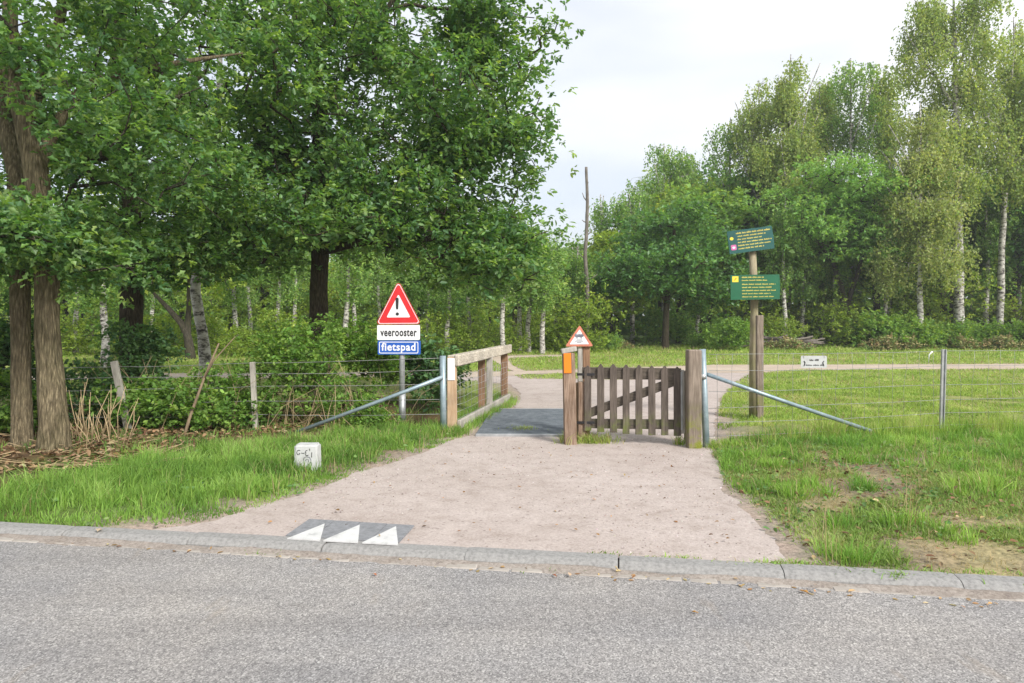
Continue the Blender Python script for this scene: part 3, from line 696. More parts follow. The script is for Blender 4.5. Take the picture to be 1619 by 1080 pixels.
def scribble(Mb, x0, x1, z, h, mat, seed, par):
    """a line of print too small to read: word-long runs of short strokes, joined into one mesh"""
    r = np.random.default_rng(seed); bm = bmesh.new(); x = x0
    while x < x1:
        L = min(r.uniform(.04, .10), x1-x); e = x+L
        while x < e-0.003:
            ww = r.uniform(.004, .009); hh_ = h*r.choice([0.7, 0.7, 1.0]); 
            q = [bm.verts.new(Mb @ Vector(p)) for p in ((x, -.0135, z-h/2), (x+ww, -.0135, z-h/2), (x+ww, -.0135, z-h/2+hh_), (x, -.0135, z-h/2+hh_))]
            bm.faces.new(q); x += ww+.0022
        x += 0.012
    return bm_obj('print_line', bm, mat, par)
Mb, hw, hh = board('upper_board', 1151, 361.5, 1223, 397.5, math.radians(7.5), M_green2)
for i, (a, b) in enumerate(((-.21, .30), (-.19, .22), (-.20, .16), (-.20, .30), (-.20, .28), (-.20, .18))):
    scribble(Mb, a, b, hh-.045-i*.046, 0.020 if i else .024, M_yellow, i, sp_)
plate('yellow_badge', [(-hw+.055+.028*math.cos(a), hh-.115+.024*math.sin(a)) for a in np.linspace(0, 6.28, 12, endpoint=False)], -.0135, -.0122, Mb, M_yellow2, sp_)
plate('pink_badge', rounded([(-hw+.03, -hh+.05), (-hw+.11, -hh+.05), (-hw+.11, -hh+.13), (-hw+.03, -hh+.13)], .015, 3), -.0135, -.0122, Mb, M_pink, sp_)
plate('pink_badge_symbol', [(-hw+.07+.022*math.cos(a), -hh+.088+.016*math.sin(a)) for a in np.linspace(0, 6.28, 10, endpoint=False)], -.015, -.0136, Mb, M_white, sp_)
Mb, hw, hh = board('lower_board', 1155, 434.5, 1233, 473.5, math.radians(0.8), M_green)
for i, (a, b) in enumerate(((-.20, .12), (-.20, .18), (-.20, .30), (-.20, .24), (-.20, .30), (-.20, .22), (-.20, .27))):
    scribble(Mb, a, b, hh-.035-i*.046-(0.012 if i > 1 else 0), 0.022 if i == 0 else .017, M_yellow, 40+i, sp_)
plate('yellow_badge', [(-hw+.025, hh-.105), (-hw+.115, hh-.105), (-hw+.115, hh-.02), (-hw+.025, hh-.02)], -.0135, -.0122, Mb, M_yellow2, sp_)
plate('badge_arrow', [(-hw+.05, hh-.08), (-hw+.06, hh-.085), (-hw+.092, hh-.045), (-hw+.075, hh-.042)], -.015, -.0136, Mb, M_orange, sp_)

# ------------------------------------------------------------------ plate on the wire, white ribbon
Y = 8.33
pl = empty('fence_plate', W(1286, 572, Y), 'small weathered white plate wired to the right fence beside the signpost', 'sign')
cz = W(1286, 572, Y); hw = 20.5/F*Y; hh = 9.5/F*Y
plate('plate', rounded([(cz[0]-hw, cz[2]-hh), (cz[0]+hw, cz[2]-hh), (cz[0]+hw, cz[2]+hh), (cz[0]-hw, cz[2]+hh)], .014, 3), Y-.014, Y-.011, I4, M_stone, pl)
Mp = Matrix.Translation(cz)
for i, (a, b, z) in enumerate(((-.055, -.005, .022), (.01, .06, .022), (-.10, .11, -.04))):
    bmo = scribble(Mp @ Matrix.Translation((0, -.0015, 0)), a, b, z, .022 if z > 0 else .016, M_black, 60+i, pl)
for s in (-1, 1):
    tube('arrow_mark', [cz+[s*.12, -.016, -.05], cz+[s*.108, -.016, -.01], cz+[s*.122, -.016, .01]], 0.006, M_black, pl, 5)
    tube('wire_tie', [cz+[s*.125, -.016, .045], cz+[s*.125, -.016, .075], cz+[s*.12, .01, .09]], 0.003, M_wire, pl, 4)
rb = empty('white_ribbon', W(1471, 556, 8.72), 'short white ribbon hanging from the top wire left of the metal post', 'ribbon')
tube('ribbon_tail', [W(1474, 556, 8.70), W(1469, 561, 8.69), W(1468, 574, 8.69)], [.010, .006, .004], M_white, rb, 5)

# ------------------------------------------------------------------ white marker stone
Y = 6.6
ms = empty('marker_stone', W(483, 752, Y)*[1, 1, 0], 'white painted marker stone with black scrawl standing in the grass', 'marker stone')
x0 = (483-CX)/F*Y; hw = 18/F*Y; zt = W(0, 703.5, Y)[2]
bm = bmesh.new(); bmesh.ops.create_cube(bm, size=1); bmesh.ops.scale(bm, vec=(2*hw, .15, zt+.15), verts=bm.verts)
bmesh.ops.bevel(bm, geom=[e for e in bm.edges if abs(e.verts[0].co.z-e.verts[1].co.z) < .01 and e.verts[0].co.z > 0 or abs(e.verts[0].co.z-e.verts[1].co.z) > .1], offset=.016, segments=3, affect='EDGES')
bmesh.ops.subdivide_edges(bm, edges=bm.edges[:], cuts=1, use_grid_fill=True)
for v in bm.verts: v.co += Vector(noise.noise_vector(v.co*9))*.0005
bmesh.ops.translate(bm, verts=bm.verts, vec=(x0, Y+.075, (zt-.15)/2))
for v in bm.verts: v.co.x += (v.co.z-zt)*-0.03*np.sign(v.co.x-x0)
o = bm_obj('stone_body', bm, M_stone, ms)
ym = Y-.004; zc = zt
S_ = lambda p: [(x0+a, zc+b) for a, b in p]
for p in ([(-.05, -.055), (-.062, -.05), (-.078, -.055), (-.084, -.075), (-.075, -.092), (-.06, -.094), (-.052, -.082), (-.064, -.08)],
          [(-.04, -.078), (-.02, -.08), (-.008, -.079)], [(.02, -.052), (.005, -.056), (-.002, -.068), (.008, -.078), (-.001, -.086), (.006, -.1), (.024, -.102), (.03, -.096)],
          [(.04, -.035), (.043, -.055)], [(.062, -.07), (.06, -.12)],
          [(-.02, -.15), (-.015, -.125), (.01, -.112), (.04, -.12), (.055, -.145), (.05, -.175)], [(-.0, -.155), (.012, -.138), (.03, -.14), (.032, -.165)],
          [(.03, -.19), (.05, -.165), (.06, -.17), (.062, -.2)], [(-.07, -.17), (-.075, -.21)]):
    stroke('scrawl', S_(p), .0058, ym, I4, M_grey if p[0][1] < -.1 else M_black, ms)

# ------------------------------------------------------------------ shark teeth block at the kerb
tb = empty('ramp_block', G(550, 842), 'grey paved block with three white shark teeth against the kerb', 'road marking')
c_ = [G(452.5, 850), G(488.6, 824.5), G(655.5, 834), G(630, 862)]
for q in (0, 3):
    s = ks(c_[q][0], c_[q][1]); c_[q][:2] += KN*(0.012-s)
for i in range(4):
    ta, tb_ = i/4+.003, (i+1)/4-.003
    q = [lerp(c_[0], c_[3], ta), lerp(c_[0], c_[3], tb_), lerp(c_[1], c_[2], tb_), lerp(c_[1], c_[2], ta)]
    bm = bmesh.new(); v = [bm.verts.new((p[0], p[1], .020-.001*i)) for p in q]; w_ = [bm.verts.new((p[0], p[1], -.03)) for p in q]
    bm.faces.new(v); 
    for j in range(4): bm.faces.new((v[j], w_[j], w_[(j+1) % 4], v[(j+1) % 4]))
    bmesh.ops.recalc_face_normals(bm, faces=bm.faces); bm_obj('paver', bm, M_paver, tb)
for tr in (((455.2, 850.2), (513.2, 827.6), (506.2, 853.6)), ((511.5, 853.6), (568.6, 829.3), (566, 857)), ((573, 857), (626.1, 831.6), (628.8, 861))):
    q = [G(*p) for p in tr]
    for j in (0, 2):
        s = ks(q[j][0], q[j][1]); q[j][:2] += KN*(0.018-s)
    q = [p[:2]*(H-.025)/H for p in q]
    bm = bmesh.new(); v = [bm.verts.new((p[0], p[1], .0245)) for p in q]; w_ = [bm.verts.new((p[0], p[1], .015)) for p in q]
    bm.faces.new(v)
    for j in range(3): bm.faces.new((v[j], w_[j], w_[(j+1) % 3], v[(j+1) % 3]))
    bmesh.ops.recalc_face_normals(bm, faces=bm.faces); bm_obj('tooth', bm, M_whitepaint, tb)
# ------------------------------------------------------------------ vegetation tools
def leaf_arrays(Cn, D, N, L, Wd, shape, col):
    """Cn base, D axis, N normal (n,3); L, Wd (n,), colour (n,3) -> V,F,col"""
    n = len(Cn); D = D/np.linalg.norm(D, axis=1)[:, None]; S_ = np.cross(D, N); S_ /= np.linalg.norm(S_, axis=1)[:, None]+1e-9; Nn = np.cross(S_, D)
    if shape == 'lobed':
        pr = [(0, 0, 0), (.28, .30, .06), (.42, .16, .04), (.68, .50, .10), (.80, .24, .03), (1.0, 0.0, -.12), (.80, -.24, .03), (.68, -.50, .10), (.42, -.16, .04), (.28, -.30, .06)]
        fc = [(0, 1, 2), (0, 2, 4), (2, 3, 4), (0, 4, 5), (0, 5, 6), (0, 6, 8), (6, 7, 8), (0, 8, 9)]
    elif shape == 'hex':
        pr = [(0, 0, 0), (.35, .38, .09), (.72, .46, .08), (1.0, 0, -.08), (.72, -.46, .08), (.35, -.38, .09)]
        fc = [(0, 1, 2), (0, 2, 3), (0, 3, 4), (0, 4, 5)]
    else:
        pr = [(0, 0, 0), (.5, .5, .10), (1.0, 0, -.05), (.5, -.5, .10)]
        fc = [(0, 1, 2), (0, 2, 3)]
    k = len(pr); V = np.empty((n, k, 3), np.float32)
    for i, (a, b, c) in enumerate(pr):
        V[:, i] = Cn+D*(a*L)[:, None]+S_*(b*Wd)[:, None]+Nn*(c*L)[:, None]
    Fs = (np.array(fc)[None]+(np.arange(n)*k)[:, None, None]).reshape(-1, 3)
    return V.reshape(-1, 3), Fs, np.repeat(col, k, axis=0)
def rnd_dirs(n, r): v = r.normal(size=(n, 3)); return v/np.linalg.norm(v, axis=1)[:, None]
def palette(n, cols, r, jit=0.18, t=None):
    cols = np.array(cols); t = (r.random(n) if t is None else np.clip(t, 0, .999))*(len(cols)-1); i = t.astype(int); f = (t-i)[:, None]
    c = cols[i]*(1-f)+cols[np.minimum(i+1, len(cols)-1)]*f
    return c*(1+jit*r.normal(size=(n, 1)))*(1+jit*.3*r.normal(size=(n, 3)))
def grow(seeds, att, step, r, lift=0.12, wob=0.1, up_pen=0.5):
    """seeds (m,3) with radii fixed; returns nodes, parent index"""
    cap = len(seeds)+len(att)*14+50; P = np.zeros((cap, 3)); par = -np.ones(cap, int); m = len(seeds); P[:m] = seeds
    d0 = np.array([np.min(np.sum((seeds-a)**2, 1)) for a in att])
    for ai in np.argsort(d0):
        a = att[ai]; df = P[:m]-a; d = np.sum(df*df, 1)+up_pen*np.maximum(df[:, 2], 0)**2*4+ (np.arange(m) < len(seeds))*0.0
        j = int(np.argmin(d)); b = P[j].copy(); L = math.sqrt(np.sum((a-b)**2)); k = max(1, min(12, int(L/step)))
        prev = j
        for q in range(1, k+1):
            if m >= cap: break
            t = q/k; p = b+(a-b)*t; p[2] += lift*L*math.sin(math.pi*t)
            if q < k: p += r.normal(size=3)*wob*step
            P[m] = p; par[m] = prev; prev = m; m += 1
    return P[:m], par[:m]
def branch_arrays(P, par, nseed, rtip, k=4, rmax=0.12, pw=2.3, minr=0.0):
    n = len(P); w_ = np.zeros(n); 
    for i in range(n-1, nseed-1, -1):
        if w_[i] == 0: w_[i] = 1
        w_[par[i]] += w_[i] if par[i] >= 0 else 0
    rad = np.minimum(rtip*np.maximum(w_, 1)**(1/pw), rmax)
    idx = np.arange(nseed, n); idx = idx[rad[idx] >= minr]
    a, b = P[par[idx]], P[idx]; ra = np.where(par[idx] < nseed, rad[idx], rad[par[idx]]); rb = rad[idx]
    T = b-a; T /= np.linalg.norm(T, axis=1)[:, None]+1e-9
    ref = np.where(np.abs(T[:, 2:3]) > .9, np.array([[1., 0, 0]]), np.array([[0, 0, 1.]]))
    X = np.cross(ref, T); X /= np.linalg.norm(X, axis=1)[:, None]+1e-9; Yv = np.cross(T, X)
    V = np.empty((len(idx), 2*k, 3), np.float32)
    for j in range(k):
        c, s = math.cos(2*math.pi*j/k), math.sin(2*math.pi*j/k); o = X*c+Yv*s
        V[:, j] = a+o*ra[:, None]; V[:, k+j] = b+o*rb[:, None]
    fc = np.array([(j, (j+1) % k, k+(j+1) % k, k+j) for j in range(k)])
    Fs = (fc[None]+(np.arange(len(idx))*2*k)[:, None, None]).reshape(-1, 4)
    return V.reshape(-1, 3), Fs
LUMP = .38
def ell_points(ells, r, gap=0.0, seed=0, shell=0.45, lump=14, flatten=.75):
    out = []
    for (cx, cy, cz, rx, ry, rz, n) in ells:
        k = 0; acc = []; ext = np.array([rx, ry, rz]); K = int(max(7, min(46, n/lump))); f_ = LUMP*(10/K)**.25
        sd_ = rnd_dirs(K, r)*(r.random(K)**.40*.86)[:, None]*ext+np.array([cx, cy, cz]); sr = r.uniform(.6, 1.25, K)*f_
        while k < n:
            d = rnd_dirs(n*2, r); q = r.random(n*2)**.5; j = r.choice(K, n*2, p=sr**2/np.sum(sr**2)); sz_ = ext*sr[j][:, None]; sz_[:, 2] = np.minimum(sz_[:, 2], sz_[:, 0]*flatten)
            p = sd_[j]+d*q[:, None]*sz_
            f = fnoise(p[:, 0]+p[:, 2]*.7, p[:, 1]+p[:, 2]*1.3, 1.1, seed+3); ok = f > gap; p = p[ok]; acc.append(p[:n-k]); k += len(acc[-1])
        out.append(np.vstack(acc))
    return np.vstack(out)
def spray(att, r, per, spread, L, asp, cols, shape, droop=0.1, upb=0.9, jit=0.15, rosette=0.5, hue=None, parentdir=None):
    """leaves gathered round each twig end"""
    n = len(att); c = np.repeat(att, per, axis=0); N_ = len(c)
    q = 7; K = max(1, per//q); N_ = n*K*q; tw = np.repeat(att, K, axis=0)+r.normal(size=(n*K, 3))*np.array(spread)*1.15
    td = (tw-np.repeat(att, K, axis=0)); td /= np.linalg.norm(td, axis=1)[:, None]+1e-6; td[:, 2] = td[:, 2]*.6+.15
    base = np.repeat(tw, q, axis=0)+r.normal(size=(N_, 3))*L*.28
    D = np.repeat(td, q, axis=0)*rosette*1.1+r.normal(size=(N_, 3))*[.62, .62, .42]; D[:, 2] -= droop
    Nm = r.normal(size=(N_, 3))*.5; Nm[:, 2] += upb
    l = L*r.uniform(.65, 1.25, N_)
    hh_ = r.random(n) if hue is None else hue
    t = np.repeat(np.repeat(hh_, K)*.45+r.random(n*K)*.3, q)+r.random(N_)*.25
    return leaf_arrays(base, D, Nm, l, l*asp, shape, palette(N_, cols, r, jit, t))
def strands(att, r, per_, length, L, asp, cols, jit=.15):
    """hanging birch twigs"""
    per = max(4, int(per_*1.0)); L = L*.84
    n = len(att); T = np.repeat(att, 3, axis=0)+r.normal(size=(n*3, 3))*[.28, .28, .12]; ln = length*r.uniform(.4, 1.2, n*3)
    c = np.repeat(T, per, axis=0); N_ = len(c); q = r.random(N_); sw = np.repeat(r.normal(size=(n*3, 2))*.25, per, axis=0)
    base = c.copy(); base[:, 2] -= q*np.repeat(ln, per); base[:, :2] += sw*q[:, None]*.8+r.normal(size=(N_, 2))*.05
    D = r.normal(size=(N_, 3))*.5; D[:, 2] -= .8; Nm = r.normal(size=(N_, 3)); l = L*r.uniform(.7, 1.25, N_)
    t = np.repeat(r.random(n), 3*per)*.6+r.random(N_)*.4
    return leaf_arrays(base, D, Nm, l, l*asp, 'q', palette(N_, cols, r, jit, t))
def stem_nodes(paths):
    P = []
    for path in paths:
        q = np.array(path)[:, :3]
        for a, b in zip(q[:-1], q[1:]):
            k = max(1, int(np.linalg.norm(b-a)/.25))
            for j in range(k): P.append(a+(b-a)*j/k)
        P.append(q[-1])
    return np.array(P)
def smooth_path(path, step=0.12, wob=0.0, seed=0):
    q = np.array(path, float); out = []; n = len(q)
    for i in range(n-1):
        p0, p1, p2, p3 = q[max(i-1, 0)], q[i], q[i+1], q[min(i+2, n-1)]; k = max(2, int(np.linalg.norm((p2-p1)[:3])/step))
        for j in range(k):
            t = j/k; out.append(.5*((2*p1)+(-p0+p2)*t+(2*p0-5*p1+4*p2-p3)*t*t+(-p0+3*p1-3*p2+p3)*t**3))
    out.append(q[-1]); out = np.array(out)
    if wob:
        for o in out:
            v = noise.noise_vector(Vector((seed*3.1, seed, o[2]*.8))); o[0] += v.x*wob; o[1] += v.y*wob
    return out
def make_tree(name, label, cat, base, stems, ells, leaf, bark, leafm, seed, step=.35, rtip=.007, rmax=.09, gap=.0, group=None, ksides=18, trough=.12, bk=4, lift=.12, att_extra=None, minr=0.0, bpart=True, stepring=.12, seedcut=0.0):
    """stems: paths of (x,y,z,r) in tree space; ells likewise"""
    r = np.random.default_rng(seed)
    root = empty(name, base, label, cat, group)
    parts = []
    for i, s in enumerate(stems):
        q = smooth_path(s, stepring, .04 if len(s) > 2 else 0, seed+i); parts.append(tube_arrays(q[:, :3], q[:, 3], ksides if i < 2 else max(6, ksides//2), rough=trough, seed=seed+i*5))
    base_ = Vector(base); root.location = (0, 0, 0)
    tr = poly_obj('trunk', parts, bark, root)
    att = ell_points(ells, r, gap, seed)
    if att_extra is not None: att = np.vstack([att, att_extra])
    sn = stem_nodes(stems); sn = sn[sn[:, 2] > seedcut]
    P, par = grow(sn, att, step, r, lift)
    V, Fs = branch_arrays(P, par, len(sn), rtip, bk, rmax, minr=minr)
    objs = [mesh_obj('branches', V, Fs, M_barkg if bark is M_bark else bark, root, smooth=True)]
    V, Fs, c = leaf(att, r)
    objs.append(mesh_obj('crown', V, Fs, leafm, root, col=np.clip(c, .005, 1)))
    for o_ in objs: o_['kind'] = 'stuff'
    root.location = base_
    return root
OAK = [(0.06, 0.154, 0.066), (0.09, 0.205, 0.075), (0.144, 0.285, 0.084), (0.24, 0.399, 0.106)]
OAKV = [(0.062, 0.15, 0.076), (0.095, 0.201, 0.086), (0.14, 0.265, 0.091), (0.245, 0.38, 0.124), (0.422, 0.553, 0.171)]
BIR = [(0.162, 0.246, 0.084), (0.259, 0.358, 0.11), (0.367, 0.448, 0.147), (0.486, 0.549, 0.21)]
BIRY = [(0.2, 0.275, 0.1), (0.3, 0.374, 0.13), (0.4, 0.462, 0.18), (0.5, 0.517, 0.24)]
LOC = [(0.14, 0.308, 0.095), (0.216, 0.407, 0.116), (0.302, 0.495, 0.158), (0.41, 0.594, 0.21)]
FAR = [(0.108, 0.216, 0.072), (0.177, 0.316, 0.09), (0.278, 0.43, 0.121), (0.43, 0.569, 0.181)]
YG = [(0.14, 0.238, 0.045), (0.227, 0.335, 0.06), (0.335, 0.443, 0.09), (0.464, 0.562, 0.14)]
DK = [(0.065, 0.143, 0.072), (0.098, 0.202, 0.091), (0.15, 0.273, 0.104), (0.247, 0.39, 0.143)]
def oakleaf(per, L=.11, cols=OAK, shape='hex', spread=(.22, .22, .11), asp=.62): return lambda a, r: spray(a, r, per, spread, L, asp, cols, shape)

# ------------------------------------------------------------------ near oaks
def rp(p): return tuple(float(v) for v in p)
b = G(66, 712)                                  # twin-stemmed oak at the left
def T(px, py, Y, r, b): q = W(px, py, Y)-b; return (q[0], q[1], q[2], r)
q = b
make_tree('oak_tree', 'large twin trunked oak with furrowed brown bark at the left verge', 'tree', rp(b),
  [[T(36, 745, 7.95, .15, q), T(36, 712, 7.95, .12, q), T(36, 620, 8.0, .104, q), T(30, 480, 8.0, .10, q), T(30, 300, 8.2, .11, q), T(-10, 100, 8.4, .09, q), T(-60, -250, 8.6, .05, q)],
   [T(84, 745, 7.75, .24, q), T(83, 712, 7.75, .18, q), T(81, 660, 7.75, .145, q), T(76, 560, 7.8, .127, q), T(70, 430, 7.8, .122, q), T(60, 280, 7.8, .12, q), T(40, 190, 7.8, .10, q), T(15, 60, 7.8, .08, q), T(10, -260, 7.8, .04, q)],
   [T(55, 260, 7.8, .08, q), T(130, 140, 8.2, .05, q), T(230, 110, 8.6, .04, q), T(300, 96, 8.9, .028, q), T(385, 84, 9.2, .010, q)],
   [T(40, 190, 7.8, .08, q), T(90, 60, 8.0, .06, q), T(120, -150, 8.0, .03, q)]],
  [(-.2, .3, 4.2, 3.0, 2.6, 2.2, 330), (-.6, .2, 6.6, 3.2, 2.8, 2.2, 190), (.2, -.3, 2.35, 1.6, 1.0, .5, 150), (-1.6, -.4, 2.2, 1.5, 1.0, .45, 80)],
  oakleaf(56, .095, OAKV, 'lobed', (.20, .20, .11), .62), M_bark, M_leaf, 11, gap=.36, ksides=40, trough=.13, stepring=.05, seedcut=2.0)
b = G(207, 641); q = b
make_tree('oak_tree', 'dark ivy footed oak trunk second from the left behind the fence', 'tree', rp(b),
  [[T(208, 650, 11.9, .25, q), T(207, 560, 11.9, .19, q), T(207, 470, 11.9, .175, q), T(205, 300, 12, .16, q), T(190, 100, 12, .13, q), T(200, -200, 12, .06, q)],
   [T(205, 300, 12, .09, q), T(260, 180, 12.3, .06, q), T(330, 110, 12.5, .04, q)]],
  [(0, .2, 4.6, 2.6, 2.5, 2.3, 230), (0, 0, 7.6, 2.8, 2.5, 2.2, 80), (.9, -.3, 2.6, 1.6, 1.2, .5, 130), (-1.2, -.3, 2.6, 1.2, 1.2, .5, 70)],
  oakleaf(49, .105, OAKV, 'hex', (.22, .22, .12), .5), M_barkd, M_leaf, 12, gap=.40, ksides=20, seedcut=2.0)
b = W(505, 0, 13.0)*[1, 1, 0]; q = b
make_tree('oak_tree', 'tall broad oak with dark straight trunk behind the warning sign', 'tree', rp(b),
  [[T(505, 640, 13, .24, q), T(506, 560, 13, .19, q), T(505, 470, 13, .17, q), T(503, 330, 13, .155, q), T(505, 190, 13, .13, q), T(498, 30, 13, .10, q), T(500, -200, 13, .05, q)],
   [T(503, 330, 13, .09, q), T(600, 280, 12.4, .07, q), T(720, 200, 12.2, .045, q)],
   [T(503, 300, 13, .09, q), T(430, 210, 12.6, .06, q), T(380, 150, 12.4, .04, q)],
   [T(505, 400, 13, .08, q), T(600, 380, 12.2, .06, q), T(760, 378, 12, .035, q)],
   [T(505, 200, 13, .08, q), T(580, 60, 12.8, .05, q), T(680, -80, 12.6, .03, q)]],
  [(.35, -.2, 3.55, 3.9, 3.0, 1.75, 690), (.35, -.2, 5.7, 3.9, 3.2, 2.2, 660), (3.1, -.7, 2.5, 1.2, 1.0, .6, 70), (.2, 0, 8.1, 3.6, 3.2, 2.2, 330), (2.9, -.6, 3.3, 1.55, 1.4, 1.6, 160), (3.3, -.6, 6.3, 1.4, 1.3, 1.5, 150), (3.4, -.6, 4.7, 1.0, 1.1, 1.2, 110), (-1.8, -.6, 2.9, 1.7, 1.3, .7, 130)],
  oakleaf(49, .11, OAKV, 'hex', (.22, .22, .12), .5), M_barkd, M_leaf, 13, rtip=.009, gap=.36, ksides=22, seedcut=2.2)
b = W(322, 0, 14.8)*[1, 1, 0]; q = b
make_tree('birch_tree', 'leaning birch with mottled trunk between the two left oaks', 'tree', rp(b),
  [[T(326, 620, 14.8, .15, q), T(322, 540, 14.8, .115, q), T(314, 490, 14.8, .11, q), T(310, 440, 14.8, .105, q), T(330, 330, 14.8, .09, q), T(345, 200, 14.8, .07, q), T(350, -80, 14.8, .035, q)]],
  [(0, 0, 5.4, 1.8, 1.8, 2.0, 150), (.3, 0, 9.0, 1.8, 1.8, 2.0, 60)],
  lambda a, r: strands(a, r, 14, .8, .10, .7, FAR), M_birch, M_leaf2, 14, ksides=12, rtip=.005, seedcut=3)
b = G(300, 569)*[1, 1, 0]; q = b
make_tree('small_tree', 'small forked tree with bare lower limbs in the field at left', 'tree', rp(b),
  [[T(303, 600, 25, .22, q), T(300, 545, 25, .16, q), T(292, 520, 25, .13, q), T(272, 495, 25, .10, q), T(240, 460, 25, .05, q)], [T(296, 528, 25, .13, q), T(297, 500, 25, .10, q), T(300, 440, 25, .06, q)]],
  [(-.3, 0, 5.0, 3.4, 3.0, 2.6, 420)], oakleaf(26, .2, YG, 'q', (.4, .4, .25)), M_barkg, M_leaf2, 15, ksides=10, rtip=.01, seedcut=1.5, step=.5)

# ------------------------------------------------------------------ wood edge on the right and centre
def at(px, Y): return W(px, 0, Y)*[1, 1, 0]
b = at(1052, 33.5); q = b
make_tree('oak_tree', 'young round dark green oak standing alone on the far grass edge', 'tree', rp(b),
  [[T(1052, 556, 33.5, .24, q), T(1052, 530, 33.5, .17, q), T(1054, 480, 33.5, .15, q), T(1062, 420, 33.5, .11, q), T(1066, 350, 33.5, .06, q)],
   [T(1054, 475, 33.5, .10, q), T(1010, 440, 33.2, .06, q), T(970, 430, 33, .04, q)], [T(1056, 460, 33.5, .10, q), T(1100, 430, 33.4, .06, q), T(1140, 410, 33, .04, q)]],
  [(.1, -.5, 4.0, 4.2, 3.4, 1.7, 640), (.8, -.3, 5.6, 3.1, 2.8, 1.5, 360), (-3.3, -.6, 3.0, 1.6, 1.6, .8, 90), (2.8, -.6, 3.0, 1.6, 1.6, .9, 90)],
  oakleaf(30, .19, OAK, 'q', (.3, .3, .16)), M_barkd, M_leaf, 21, ksides=10, gap=.3, rtip=.012, step=.5, seedcut=1.6)
def birch(px, Y, hpx, label, seed, wpx=60, cols=BIR, r0=.17, lean=0, low=380, n=420, L=.17, dens=12, name='birch_tree'):
    b = at(px, Y); q = b; top = H+(HY-hpx)/F*Y; rx = wpx/F*Y; lo = H+(HY-low)/F*Y; dx = lean/F*Y
    st_ = [(0, 0, -.2, r0*1.25), (0, 0, 1.0, r0), (dx*.15, 0, top*.3, r0*.85), (dx*.5, 0, top*.6, r0*.55), (dx, 0, top*.97, .03)]
    rr = np.random.default_rng(seed); stems = [st_]
    for k in range(5):
        t = rr.uniform(.35, .75); a = rr.uniform(0, 6.28); z = top*t; x0_ = dx*t*.9
        stems.append([(x0_, 0, z, r0*.35), (x0_+math.cos(a)*rx*.4, math.sin(a)*rx*.4, z+top*.12, r0*.2), (x0_+math.cos(a)*rx*.75, math.sin(a)*rx*.7, min(top*.96, z+top*.22), .025)])
    hh = top-lo; e = [(dx*.8, 0, lo+hh*.30, rx, rx*.9, hh*.32, int(n*.36)), (dx*.9, 0, lo+hh*.58, rx*.85, rx*.8, hh*.3, int(n*.28)), (dx, 0, lo+hh*.82, rx*.55, rx*.5, hh*.18, int(n*.16))]
    return make_tree(name, label, 'tree', rp(b), stems, e, lambda a, r: strands(a, r, dens, 1.5, L, .7, cols), M_birch, M_leaf2, seed, step=.6, rtip=.008, ksides=10, lift=.25, minr=.0, stepring=.4, seedcut=lo*.8, bk=3, gap=.42)
birch(1517, 35, -60, 'tallest weeping birch with clean white trunk at the right', 31, 105, BIR, .24, -10, 320, 1000, .17, 13)
birch(1581, 36.5, 20, 'dark stemmed birch right of the tallest white birch', 32, 60, BIR, .18, 25, 330, 480)
birch(1455, 33.5, 150, 'olive drooping birch in front of the bright green tree', 33, 80, BIRY, .14, 0, 470, 900, .15, 13)
birch(1245, 39, 72, 'birch with rounded weeping top above the upper signboard', 34, 62, BIR, .20, 5, 330, 620)
birch(1345, 40, 78, 'slender forked birch against the sky in the middle of the right wood', 35, 48, FAR, .16, 0, 260, 260)
birch(1150, 42, 175, 'thin open birch left of the upper signboard', 36, 48, FAR, .15, 5, 330, 230)
birch(1050, 43, 218, 'open crowned birch behind the young round oak', 37, 55, FAR, .16, 0, 330, 260)
birch(1200, 41, 120, 'pale green birch just left of the rounded weeping birch', 38, 50, BIR, .16, 0, 300, 360)
birch(1300, 42, 120, 'second birch behind the layered bright green tree', 39, 50, BIR, .15, 0, 250, 360)
birch(1640, 34, 60, 'weeping birch cut by the right edge of the picture', 40, 70, BIR, .2, -20, 330, 560)
birch(950, 41, 300, 'small thin birch beside the dead standing trunk', 41, 22, FAR, .1, 0, 380, 70)
birch(1000, 40, 290, 'grey green birch between dead trunk and young oak', 42, 42, FAR, .14, 0, 380, 240)
birch(1405, 41, 100, 'birch behind the olive drooping birch', 43, 45, BIR, .15, 0, 250, 340)
b = at(1330, 36.5); q = b
make_tree('rowan_tree', 'broad layered bright green tree under the right birches', 'tree', rp(b),
  [[T(1345, 560, 36.5, .25, q), T(1335, 480, 36.5, .18, q), T(1315, 400, 36.5, .14, q), T(1300, 300, 36.5, .08, q)], [T(1337, 490, 36.5, .14, q), T(1365, 400, 36.5, .10, q), T(1385, 290, 36.5, .05, q)], [T(1320, 420, 36.5, .1, q), T(1270, 350, 36, .07, q), T(1240, 310, 36, .04, q)]],
  [(1.3, -.4, 9.0, 3.6, 3.2, 1.6, 240), (-.8, -.8, 7.7, 4.4, 3.4, 1.5, 300), (-1.6, -.8, 6.2, 4.2, 3.4, 1.2, 220), (1.5, -.5, 6.3, 4.0, 3.4, .9, 200), (.5, 0, 4.8, 4.5, 3.2, .7, 160)],
  lambda a, r: spray(a, r, 30, (.45, .45, .16), .2, .45, LOC, 'q', droop=.3), M_barkg, M_leaf2, 51, ksides=10, gap=.42, rtip=.012, step=.55, seedcut=3)

